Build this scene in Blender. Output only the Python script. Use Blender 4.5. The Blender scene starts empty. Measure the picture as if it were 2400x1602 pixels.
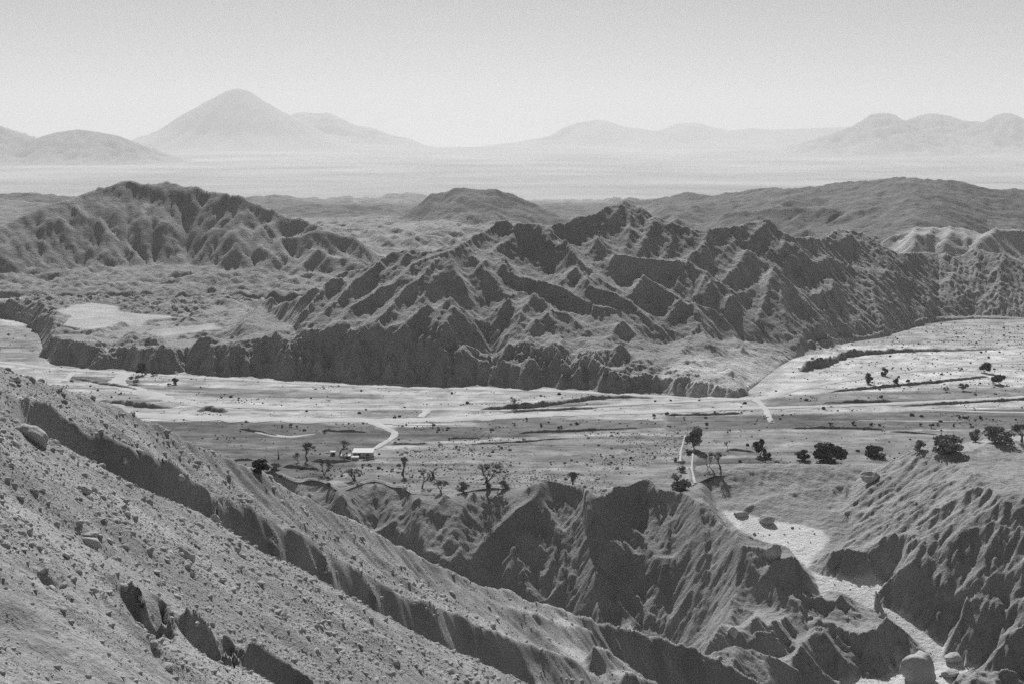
import bpy, bmesh, math, random
import numpy as np
from mathutils import Vector

# ------------------------------------------------------------------ camera, sky, sun, exposure
F, CX, CY, YH, CZ = 2700.0, 1200.0, 801.0, 385.0, 100.0      # photo is 2400 x 1602
TH = math.atan((CY - YH) / F)                                 # camera looks down by this
CT, ST = math.cos(TH), math.sin(TH)
scene = bpy.context.scene
col = scene.collection
cam_d = bpy.data.cameras.new('camera'); cam = bpy.data.objects.new('camera', cam_d); col.objects.link(cam)
cam.location = (0, 0, CZ); cam.rotation_euler = (math.pi/2 - TH, 0, 0)
cam_d.sensor_width = 36; cam_d.lens = 36 * F / 2400; cam_d.clip_start = 0.5; cam_d.clip_end = 90000
scene.camera = cam
SUN_EL, SUN_AZ = math.radians(40), math.radians(-5)           # azimuth clockwise from the view axis (+Y)
world = bpy.data.worlds.new('World'); scene.world = world; world.use_nodes = True
wn = world.node_tree; wn.nodes.clear()
sky = wn.nodes.new('ShaderNodeTexSky'); sky.sky_type = 'NISHITA'; sky.sun_disc = False
sky.sun_elevation = SUN_EL; sky.sun_rotation = SUN_AZ; sky.altitude = 2400; sky.air_density = 1.0; sky.dust_density = 2.2; sky.ozone_density = 1.0
bw = wn.nodes.new('ShaderNodeSeparateColor'); bg = wn.nodes.new('ShaderNodeBackground'); wo = wn.nodes.new('ShaderNodeOutputWorld')
bg.inputs['Strength'].default_value = 0.05
wn.links.new(sky.outputs[0], bw.inputs[0]); wn.links.new(bw.outputs[0], bg.inputs[0]); wn.links.new(bg.outputs[0], wo.inputs[0])
sun_d = bpy.data.lights.new('sun', 'SUN'); sun_d.energy = 5.0; sun_d.angle = math.radians(0.5); sun_d.color = (1, 1, 1)
sun = bpy.data.objects.new('sun', sun_d); col.objects.link(sun)
sdir = Vector((math.sin(SUN_AZ)*math.cos(SUN_EL), math.cos(SUN_AZ)*math.cos(SUN_EL), math.sin(SUN_EL)))
sun.rotation_euler = (-sdir).to_track_quat('-Z', 'Y').to_euler(); sun.location = (0, -50, 400)
vs = scene.view_settings; vs.view_transform = 'Standard'; vs.look = 'None'; vs.exposure = 0.35; vs.gamma = 1.0; vs.use_curve_mapping = False
scene.cycles.max_bounces = 5; scene.cycles.diffuse_bounces = 3; scene.cycles.volume_bounces = 1
scene.cycles.use_denoising = False
rng = np.random.default_rng(7); random.seed(7)

# ------------------------------------------------------------------ helpers: rays, noise, tables
def ray(x, y):
    """photo pixel -> (X per metre of depth, Z per metre of depth)"""
    a = (np.asarray(x, float) - CX) / F; v = (CY - np.asarray(y, float)) / F
    d = CT + v * ST
    return a / d, (v * CT - ST) / d
def at(x, y, D):
    a, s = ray(x, y); return np.array([a * D, D, CZ + s * D])
def depth_on(x, y, z):
    a, s = ray(x, y); return (z - CZ) / s
def tab(*p):
    xs = np.array([q[0] for q in p], float); ys = np.array([q[1] for q in p], float)
    return lambda x: np.interp(x, xs, ys)
def sstep(a, b, x):
    t = np.clip((x - a) / (b - a), 0, 1); return t * t * (3 - 2 * t)
def _hash(ix, iy, seed):
    h = (ix.astype(np.int64) * 374761393 + iy.astype(np.int64) * 668265263 + seed * 1442695041) & 0x7fffffff
    h = ((h ^ (h >> 13)) * 1274126177) & 0x7fffffff
    return (h ^ (h >> 16)) & 0xffff
def perlin(x, y, seed=0):
    ix, iy = np.floor(x), np.floor(y); fx, fy = x - ix, y - iy
    u = fx*fx*fx*(fx*(fx*6-15)+10); v = fy*fy*fy*(fy*(fy*6-15)+10)
    def g(dx, dy):
        a = _hash(ix + dx, iy + dy, seed) * (2*np.pi/65536)
        return np.cos(a)*(fx-dx) + np.sin(a)*(fy-dy)
    a = g(0,0); b = g(1,0); c = g(0,1); d = g(1,1)
    return 1.5*((a*(1-u)+b*u)*(1-v) + (c*(1-u)+d*u)*v)
def fbm(x, y, octv=4, seed=0, gain=0.5):
    s = 0; a = 1.0
    for k in range(octv):
        s = s + a*perlin(x, y, seed+k*17); x = x*2.03+3.1; y = y*2.03+1.7; a *= gain
    return s
def ridged(x, y, octv=4, seed=0, gain=0.5):
    s = 0; a = 1.0
    for k in range(octv):
        s = s + a*(1-np.abs(perlin(x, y, seed+k*17))*1.6); x = x*2.07+3.1; y = y*2.07+1.7; a *= gain
    return s
def catmull(pts, n=6):
    p = np.array(pts, float)
    if len(p) < 3: return np.vstack([p[0] + (p[1]-p[0])*t for t in np.linspace(0, 1, n+1)])
    q = np.vstack([2*p[0]-p[1], p, 2*p[-1]-p[-2]]); out = []
    for i in range(1, len(q)-2):
        for t in np.linspace(0, 1, n, endpoint=False):
            a, b, c, d = q[i-1], q[i], q[i+1], q[i+2]
            out.append(0.5*(2*b + (c-a)*t + (2*a-5*b+4*c-d)*t*t + (3*b-a-3*c+d)*t**3))
    out.append(p[-1]); return np.array(out)
def inpoly(px, py, poly):
    poly = np.array(poly, float); r = np.zeros(np.shape(px), bool); n = len(poly); j = n-1
    for i in range(n):
        xi, yi = poly[i]; xj, yj = poly[j]
        c = ((yi > py) != (yj > py)) & (px < (xj-xi)*(py-yi)/(yj-yi+1e-12)+xi)
        r ^= c; j = i
    return r
def blur(a, n=1):
    for _ in range(n):
        b = np.pad(a, 1, mode='edge'); a = (b[:-2,1:-1]+b[2:,1:-1]+b[1:-1,:-2]+b[1:-1,2:]+2*b[1:-1,1:-1])/6
    return a
def project(X, D, Z):
    """world -> photo pixel"""
    dz = Z - CZ; f = D*CT - dz*ST; v = (D*ST + dz*CT)/f
    return CX + F*X/f, CY - F*v

# ------------------------------------------------------------------ terrain patches (fan grids: square cells that grow with distance)
class Fan:
    def __init__(s, D0, D1, x0, x1, step, rstep=None):
        s.step = step; s.rst = rstep or step; s.u0, s.u1, s.D0, s.D1 = (x0-CX)/F, (x1-CX)/F, D0, D1
        nc = int((s.u1-s.u0)/step)+1; nr = int(math.log(D1/D0)/s.rst)+1
        s.nr, s.nc = nr, nc
        s.D = D0*np.exp(np.arange(nr)*s.rst); s.U = s.u0+np.arange(nc)*step
        s.Y = np.repeat(s.D[:, None], nc, 1); s.X = s.Y*s.U[None, :]
        s.cs = np.zeros((nr, nc)); s.cn = np.zeros((nr, nc)); s.cw = np.zeros((nr, nc))
    def gc(s, X, D): return np.log(np.maximum(D, 1e-3)/s.D0)/s.rst, (X/D-s.u0)/s.step
    def line3(s, P, jit=0.0):
        """constrain the surface along a 3D polyline"""
        P = np.array(P, float); r, c = s.gc(P[:,0], P[:,1])
        R, C_, Zs = [], [], []
        for i in range(len(P)-1):
            n = int(max(abs(r[i+1]-r[i]), abs(c[i+1]-c[i]))*2)+2
            t = np.linspace(0, 1, n); R.append(r[i]+(r[i+1]-r[i])*t); C_.append(c[i]+(c[i+1]-c[i])*t); Zs.append(P[i,2]+(P[i+1,2]-P[i,2])*t)
        R = np.concatenate(R); C_ = np.concatenate(C_); Zs = np.concatenate(Zs)
        if jit:
            R = R+jit*perlin(C_*0.06, R*0.06, 5)+0.5*jit*perlin(C_*0.17, R*0.17, 6)
            C_ = C_+jit*perlin(C_*0.06, R*0.06, 8)+0.5*jit*perlin(C_*0.17, R*0.17, 9)
            Zs = Zs*1.0
        ri = np.rint(R).astype(int); ci = np.rint(C_).astype(int)
        ok = (ri >= 0) & (ri < s.nr) & (ci >= 0) & (ci < s.nc)
        np.add.at(s.cs, (ri[ok], ci[ok]), Zs[ok]); np.add.at(s.cn, (ri[ok], ci[ok]), 1)
    def area(s, mask, Z):
        s.cs[mask] = Z[mask]; s.cn[mask] = 1
    def solve(s, base, L, iters=50, pull=1.0):
        """screened-harmonic surface through the lines, falling back to base over about L cells"""
        h0 = np.where(s.cn > 0, s.cs/np.maximum(s.cn, 1)-base, 0.0); m0 = (s.cn > 0).astype(float)
        lv = [(h0, m0, float(L))]
        while min(lv[-1][0].shape) > 24 and lv[-1][2] > 1.0:
            h, m, l = lv[-1]; r, c = h.shape; h = np.pad(h, ((0, r % 2), (0, c % 2))); m = np.pad(m, ((0, r % 2), (0, c % 2)))
            f = lambda a: a[::2, ::2]+a[1::2, ::2]+a[::2, 1::2]+a[1::2, 1::2]
            w = f(m); lv.append((np.where(w > 0, f(h*m)/np.maximum(w, 1e-9), 0), (w > 0).astype(float), l/2))
        cur = np.zeros_like(lv[-1][0])
        for k, (h, m, l) in enumerate(reversed(lv)):
            if k:
                cur = np.repeat(np.repeat(cur, 2, 0), 2, 1)[:h.shape[0], :h.shape[1]]
            kk = 1/(4+1/(l*l))
            n = iters*3 if k == 0 else iters
            for _ in range(n):
                b = np.pad(cur, 1, mode='edge')
                cur = (b[:-2,1:-1]+b[2:,1:-1]+b[1:-1,:-2]+b[1:-1,2:])*kk
                cur = np.where(m > 0, h, cur)
        return base+cur
    def grad(s, Z):
        Zr = np.gradient(Z, axis=0)/s.rst; Zu = np.gradient(Z, axis=1)/s.step
        Zx = Zu/s.Y; Zy = (Zr-s.X*Zx)/s.Y
        return Zx, Zy
    def gullies(s, Z, cell, amp, seed, sm=3, freq=1.0, smin=0.15, smax=0.6, sharp=False):
        """rills that run down the slope"""
        gx, gy = s.grad(blur(Z, sm)); g = np.sqrt(gx*gx+gy*gy)+1e-6
        px, py = -gy/g, gx/g
        x, y = s.X/cell, s.Y/cell; ix, iy = np.floor(x), np.floor(y)
        acc = np.zeros_like(Z); acs = np.zeros_like(Z); ws = np.zeros_like(Z)+1e-6
        for i in (-1, 0, 1):
            for j in (-1, 0, 1):
                cx, cy = ix+i, iy+j
                jx = _hash(cx, cy, seed)/65536.0; jy = _hash(cx, cy, seed+9)/65536.0
                dx, dy = x-(cx+jx), y-(cy+jy)
                w = np.exp(-(dx*dx+dy*dy)*2.2)
                ph = 2*np.pi*freq*(dx*px+dy*py); acc += w*np.cos(ph); ws += w
                if sharp: acs += w*np.sin(ph)
        a = acc/ws
        if sharp: a = 1-2*np.abs(np.arctan2(acs, acc))/np.pi
        return amp*sstep(smin, smax, g)*a
    def sample(s, Z, X, D):
        X = np.asarray(X, float); D = np.asarray(D, float)
        r, c = s.gc(X, D); ok = (r >= 0) & (r <= s.nr-1.001) & (c >= 0) & (c <= s.nc-1.001)
        r = np.clip(r, 0, s.nr-1.001); c = np.clip(c, 0, s.nc-1.001); i = r.astype(int); j = c.astype(int); a = r-i; b = c-j
        z = Z[i,j]*(1-a)*(1-b)+Z[i+1,j]*a*(1-b)+Z[i,j+1]*(1-a)*b+Z[i+1,j+1]*a*b
        return np.where(ok, z, -1e4)

import heapq
def fill_pits(Z, eps=0.004):
    """priority flood so that every cell drains to the border"""
    Zp = np.pad(Z, 1, mode='edge'); nr, nc = Zp.shape; z = Zp.ravel().tolist(); n = nr*nc; done = bytearray(n); hp = []
    for j in range(nc): done[j] = 1; done[(nr-1)*nc+j] = 1
    for i in range(nr): done[i*nc] = 1; done[i*nc+nc-1] = 1
    for j in range(1, nc-1):
        for i in (1, nr-2): hp.append((z[i*nc+j], i*nc+j)); done[i*nc+j] = 1
    for i in range(2, nr-2):
        for j in (1, nc-2): hp.append((z[i*nc+j], i*nc+j)); done[i*nc+j] = 1
    heapq.heapify(hp); pop, push = heapq.heappop, heapq.heappush
    nb = (1, -1, nc, -nc, nc+1, nc-1, -nc+1, -nc-1)
    while hp:
        zz, c = pop(hp)
        for o in nb:
            k = c+o
            if not done[k]:
                done[k] = 1
                if z[k] < zz+eps: z[k] = zz+eps
                push(hp, (z[k], k))
    return np.array(z).reshape(nr, nc)[1:-1, 1:-1]
def erode(fan, Z, keep, K=0.015, m=0.5, iters=10, T=1.0, r0=0, r1=None, c0=0, c1=None, fill=True):
    """stream incision plus threshold hillslopes on part of a patch; keep = 0..1 erodibility"""
    r1 = r1 or fan.nr; c1 = c1 or fan.nc; z = Z[r0:r1, c0:c1].copy(); kp = keep[r0:r1, c0:c1]; d = (fan.Y*fan.step)[r0:r1, c0:c1]
    nr, nc = z.shape; n = nr*nc; orig = z.copy(); z = fill_pits(z) if fill else z; idx = np.arange(n).reshape(nr, nc)
    offs = ((0,1,1.0),(0,-1,1.0),(1,0,1.0),(-1,0,1.0),(1,1,1.4142),(1,-1,1.4142),(-1,1,1.4142),(-1,-1,1.4142))
    a0 = (d*d).ravel(); df = d.ravel()
    for it in range(iters):
        best = np.zeros((nr, nc)); rec = idx.copy(); dist = np.ones((nr, nc))
        zi = z[1:-1, 1:-1]
        for di, dj, L in offs:
            s_ = (zi-z[1+di:nr-1+di, 1+dj:nc-1+dj])/L; b = s_ > best[1:-1, 1:-1]
            best[1:-1, 1:-1] = np.where(b, s_, best[1:-1, 1:-1]); rec[1:-1, 1:-1] = np.where(b, idx[1+di:nr-1+di, 1+dj:nc-1+dj], rec[1:-1, 1:-1]); dist[1:-1, 1:-1] = np.where(b, L, dist[1:-1, 1:-1])
        order = np.argsort(z.ravel(), kind='stable'); ol = order.tolist(); rl = rec.ravel().tolist(); A = a0.tolist()
        for i in reversed(ol):
            r = rl[i]
            if r != i: A[r] += A[i]
        Fq = (K*kp.ravel()*np.array(A)**m/(df*dist.ravel())).tolist(); zl = z.ravel().tolist()
        for i in ol:
            r = rl[i]
            if r != i:
                f = Fq[i]; zl[i] = (zl[i]+f*zl[r])/(1+f)
        z = np.array(zl).reshape(nr, nc)
        for _ in range(3):
            p = np.pad(z, 1, mode='edge'); lim = np.full_like(z, 1e9)
            for di, dj, L in offs: lim = np.minimum(lim, p[1+di:nr+1+di, 1+dj:nc+1+dj]+T*L*d)
            z = np.where((kp > 0.05) & (z > lim), z+(lim-z)*0.9, z)
    out = Z.copy(); out[r0:r1, c0:c1] = orig+(z-orig)*np.clip(kp*4-0.3, 0, 1); return out

def meet(x, y, f, off, D0, D1, n=700):
    """where the sight lines of pixels first meet the surface f(X,D)+off"""
    a, s_ = ray(x, y); a = np.atleast_1d(a); s_ = np.atleast_1d(s_)
    Ds = D0*np.exp(np.linspace(0, math.log(D1/D0), n))[None, :]
    off = np.broadcast_to(np.atleast_1d(np.asarray(off, float)), a.shape)
    g = CZ+s_[:, None]*Ds-(f(a[:, None]*Ds, Ds+0*a[:, None])+off[:, None])
    b = g <= 0; i = np.argmax(b, 1); bad = ~b.any(1); i = np.clip(i, 1, n-1)
    k = np.arange(len(a)); g0, g1 = g[k, i-1], g[k, i]; t = np.clip(g0/(g0-g1+1e-9), 0, 1)
    D = Ds[0, i-1]+(Ds[0, i]-Ds[0, i-1])*t
    D = np.where(bad, np.nan, D)
    return np.stack([a*D, D, CZ+s_*D], 1)
def trace(fan, f, lines, off, D0, D1, jit=0.0, gain=1.0):
    for ln in lines:
        o = off
        if isinstance(ln, tuple): o, ln = ln[0], ln[1]
        o = tuple(gain*q for q in o) if isinstance(o, tuple) else gain*o
        p = catmull(ln, 5)
        if p.shape[1] == 3: o = p[:,2]
        oo = np.linspace(o[0], o[1], len(p)) if isinstance(o, tuple) else o
        P = meet(p[:,0], p[:,1], f, oo, D0, D1); P = P[~np.isnan(P[:,1])]
        if len(P) > 1: fan.line3(P, jit)
def trace3(fan, lines, jit=0.0):
    for ln in lines:
        p = catmull(ln, 5); fan.line3(np.stack([at(*q) for q in p]), jit)

# ------------------------------------------------------------------ meshes and materials
def mesh_np(name, V, Q, mat, tone=None, smooth=True, kind=None, label=None, cat=None):
    me = bpy.data.meshes.new(name); V = np.ascontiguousarray(V, dtype=np.float32); Q = np.ascontiguousarray(Q, dtype=np.int32)
    me.vertices.add(len(V)); me.vertices.foreach_set('co', V.ravel())
    k = Q.shape[1]; me.loops.add(Q.size); me.loops.foreach_set('vertex_index', Q.ravel())
    me.polygons.add(len(Q)); me.polygons.foreach_set('loop_start', np.arange(0, Q.size, k, dtype=np.int32))
    if tone is not None:
        a = me.attributes.new('tone', 'FLOAT', 'POINT'); a.data.foreach_set('value', np.ascontiguousarray(tone, dtype=np.float32).ravel())
    me.update(calc_edges=True)
    if smooth: me.polygons.foreach_set('use_smooth', np.ones(len(Q), bool))
    if mat: me.materials.append(mat)
    o = bpy.data.objects.new(name, me); col.objects.link(o)
    if kind: o['kind'] = kind
    if label: o['label'] = label
    if cat: o['category'] = cat
    return o
def grid_obj(name, X, Y, Z, mat, tone=None, mask=None, **kw):
    nr, nc = Z.shape; V = np.stack([X, Y, Z], -1).reshape(-1, 3)
    i = np.arange(nr*nc).reshape(nr, nc); Q = np.stack([i[:-1,:-1], i[:-1,1:], i[1:,1:], i[1:,:-1]], -1).reshape(-1, 4)
    if mask is not None:
        mq = (mask[:-1,:-1]|mask[:-1,1:]|mask[1:,1:]|mask[1:,:-1]).reshape(-1); Q = Q[mq]
        used = np.zeros(len(V), bool); used[Q.ravel()] = True; idx = np.cumsum(used)-1
        V = V[used]; Q = idx[Q]
        if tone is not None: tone = np.asarray(tone).reshape(-1)[used]
    return mesh_np(name, V, Q, mat, tone, **kw)
def earth(name, scale=1.0, var=0.35, bump=0.5, fine=3.0, attr=True, base=0.25, bdist=0.3, streak=None, rough=0.95, vz=1.0):
    m = bpy.data.materials.new(name); m.use_nodes = True; t = m.node_tree; n = t.nodes; l = t.links
    b = n['Principled BSDF']; b.inputs['Roughness'].default_value = rough; b.inputs['Specular IOR Level'].default_value = 0.08
    tc = n.new('ShaderNodeTexCoord')
    src = tc.outputs['Object']
    if streak:
        mp = n.new('ShaderNodeMapping'); mp.inputs['Scale'].default_value = streak; l.new(src, mp.inputs[0]); src = mp.outputs[0]
    n1 = n.new('ShaderNodeTexNoise'); n1.inputs['Scale'].default_value = scale*0.12; n1.inputs['Detail'].default_value = 6; l.new(src, n1.inputs['Vector'])
    n2 = n.new('ShaderNodeTexNoise'); n2.inputs['Scale'].default_value = scale*fine; n2.inputs['Detail'].default_value = 5; n2.inputs['Roughness'].default_value = 0.7; m2 = n.new('ShaderNodeMapping'); m2.inputs['Scale'].default_value = (1, 1, vz); l.new(tc.outputs['Object'], m2.inputs[0]); l.new(m2.outputs[0], n2.inputs['Vector'])
    ad = n.new('ShaderNodeMath'); ad.operation = 'ADD'; l.new(n1.outputs['Fac'], ad.inputs[0]); l.new(n2.outputs['Fac'], ad.inputs[1])
    mr = n.new('ShaderNodeMapRange'); mr.inputs['From Min'].default_value = 0.6; mr.inputs['From Max'].default_value = 1.4
    mr.inputs['To Min'].default_value = 1-var; mr.inputs['To Max'].default_value = 1+var; l.new(ad.outputs[0], mr.inputs['Value'])
    mu = n.new('ShaderNodeMath'); mu.operation = 'MULTIPLY'; l.new(mr.outputs[0], mu.inputs[0])
    if attr:
        at_ = n.new('ShaderNodeAttribute'); at_.attribute_name = 'tone'; l.new(at_.outputs['Fac'], mu.inputs[1])
    else: mu.inputs[1].default_value = base
    l.new(mu.outputs[0], b.inputs['Base Color'])
    if bump:
        bp = n.new('ShaderNodeBump'); bp.inputs['Strength'].default_value = bump; bp.inputs['Distance'].default_value = bdist
        l.new(n2.outputs['Fac'], bp.inputs['Height']); l.new(bp.outputs[0], b.inputs['Normal'])
    return m
M_clay = earth('eroded_clay', 1.0, 0.30, 0.8, 0.9, bdist=1.6, vz=0.22)
M_gravel = earth('gravel_slope', 1.0, 0.4, 0.9, 4.0, bdist=0.25)
M_near = earth('near_clay', 1.0, 0.32, 0.8, 1.5, bdist=0.8, vz=0.3)
M_valley = earth('valley_floor', 1.0, 0.45, 0.5, 0.9, bdist=0.4)
M_back = earth('far_badlands', 0.6, 0.30, 0.8, 0.6, bdist=2.5, vz=0.25)
M_far = earth('salt_plain', 0.006, 0.16, 0.0, 1.5, streak=(0.5, 1.0, 1.0))
M_mount = earth('mountain_rock', 0.01, 0.3, 0.0, 2.0)
M_rock = earth('boulder_stone', 1.0, 0.3, 0.7, 3.0, attr=False, base=0.40, bdist=0.15)
M_stone = earth('gravel_stone', 1.0, 0.5, 0.0, 2.0, attr=False, base=0.38)
M_sand = earth('road_dust', 1.0, 0.22, 0.2, 1.0, attr=False, base=0.43)
M_wall = earth('field_wall_stone', 1.0, 0.4, 0.6, 3.0, attr=False, base=0.20)
M_bank = earth('bank_earth', 1.0, 0.35, 0.6, 2.0, attr=False, base=0.20)
# ================================================================== central badlands and left terraces (500 - 850 m)
pxu = lambda X, D: CX+F*X/D                                    # rough photo column of a ground point
_foot_y = tab((-300,740),(0,748),(50,762),(78,790),(92,850),(200,864),(330,872),(500,881),(700,893),(900,901),(1000,905),(1130,907),(1400,918),(1600,930),(1745,934),(1790,900),(1850,852),(1900,826),(1990,804),(2080,790),(2150,768),(2200,755),(2290,748),(2400,750),(2700,742))
_xs = np.arange(-300, 2760, 5.0); _fd = depth_on(_xs, _foot_y(_xs), 0.0)
footD = lambda x: np.interp(x, _xs, _fd)
_ht = tab((-300,6),(0,7),(92,9),(200,9),(300,8.5),(380,10),(450,12),(600,12.8),(700,12.8),(850,12.2),(1000,11.5),(1060,11),(1107,8.5),(1163,8),(1230,8.5),(1281,8),(1340,5.8),(1393,9.5),(1447,6),(1550,4),(1663,4),(1720,2.2),(1760,0.2),(1800,0.1),(2700,0))
_Dr = tab((-300,760),(470,760),(540,720),(600,640),(700,553),(800,542),(900,537),(1000,534),(1060,535),(1110,540),(1300,548),(1409,552),(1550,566),(1650,581),(1750,598),(1840,606),(1990,634),(2150,703),(2290,745),(2400,743),(2700,740))
_zr = tab((-300,13),(380,12.5),(450,13.5),(700,14),(1000,12.8),(1300,11.5),(1450,11),(1550,8),(1650,6),(1750,5),(1850,3),(1990,2),(2150,0.3),(2700,0))
_rs = tab((-300,0),(470,0.0),(540,.12),(700,.30),(850,.42),(1000,.47),(1500,.47),(1700,.50),(1820,.44),(1900,.38),(2000,.34),(2150,.36),(2290,.50),(2700,.52))
SKY_C = [(520,770),(540,760),(565,735),(600,703),(643,688),(680,697),(704,680),(740,671),(775,655),(806,638),(850,629),(900,604),(925,590),(957,583),(985,590),(1030,585),(1089,566),(1115,550),(1138,532),(1156,519),(1212,517),(1225,524),(1263,524),(1289,531),(1309,522),(1325,524),(1355,506),(1386,505),(1419,486),(1445,478),(1463,468),(1478,469),(1498,483),(1534,504),(1550,513),(1573,519),(1624,537),(1675,536),(1720,529),(1740,529),(1755,519),(1778,517),(1801,512),(1817,524),(1832,540),(1858,555),(1898,557),(1934,529),(1985,528),(2011,537),(2036,540),(2062,550),(2084,568),(2112,585),(2145,580),(2168,576),(2193,580),(2221,585),(2232,593),(2257,585),(2278,575),(2293,571),(2321,580),(2344,588),(2400,596),(2500,590),(2700,600)]
_fn = lambda x: np.clip(7*perlin(x/75, x*0+0.5, 61)+5*perlin(x/32, x*0+0.5, 62)+1, -3, 12)*sstep(100, 200, x)*sstep(1760, 1600, x)
_hn = lambda x: 1+0.30*perlin(x/70, x*0+4.5, 63)*sstep(100, 200, x)
def c_ramp(X, D):
    x = pxu(X, D); fd = footD(x)+_fn(x); ht = _ht(x)*_hn(x); dr = np.maximum(_Dr(x), fd+8); zr = _zr(x)
    t = np.clip((D-fd)/np.maximum(ht*(1.55+0.8*sstep(1500, 1700, x)), 1.5), 0, 1); z = -2.5+(ht+2.5)*t
    z = z+np.clip((D-fd-8)/np.maximum(dr-fd-8, 1), 0, 1)*(zr-ht)*(D > fd)
    return z+np.minimum(np.clip(D-dr, 0, None)*_rs(x), np.interp(x, [470, 600, 660, 720, 800, 810], [0, 9, 22, 45, 90, 1e4]))*(D > fd+4)-1.5*sstep(640, 830, D)*sstep(560, 500, x)
_sp = catmull(SKY_C, 4); _sP = meet(_sp[:,0], _sp[:,1], c_ramp, 6.0, 480, 930)
_ok = ~np.isnan(_sP[:,1]); _order = np.argsort(pxu(_sP[_ok,0], _sP[_ok,1]))
_skx = pxu(_sP[_ok,0], _sP[_ok,1])[_order]; _skd = _sP[_ok,1][_order]
_q = _skx > 645; _skx = np.r_[-300, 470, 540, 600, 640, _skx[_q]]; _skd = np.r_[770, 765, 740, 695, 672, _skd[_q]]
def c_base(X, D):
    x = pxu(X, D); dc = np.interp(x, _skx, _skd)
    up = c_ramp(X, np.minimum(D, dc)); dn = up-np.maximum(D-dc-4, 0)*0.55
    return np.where(D > dc, np.maximum(dn, np.minimum(up, _zr(x))), up)
C = Fan(484, 908, -150, 2550, 0.00118)
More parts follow.
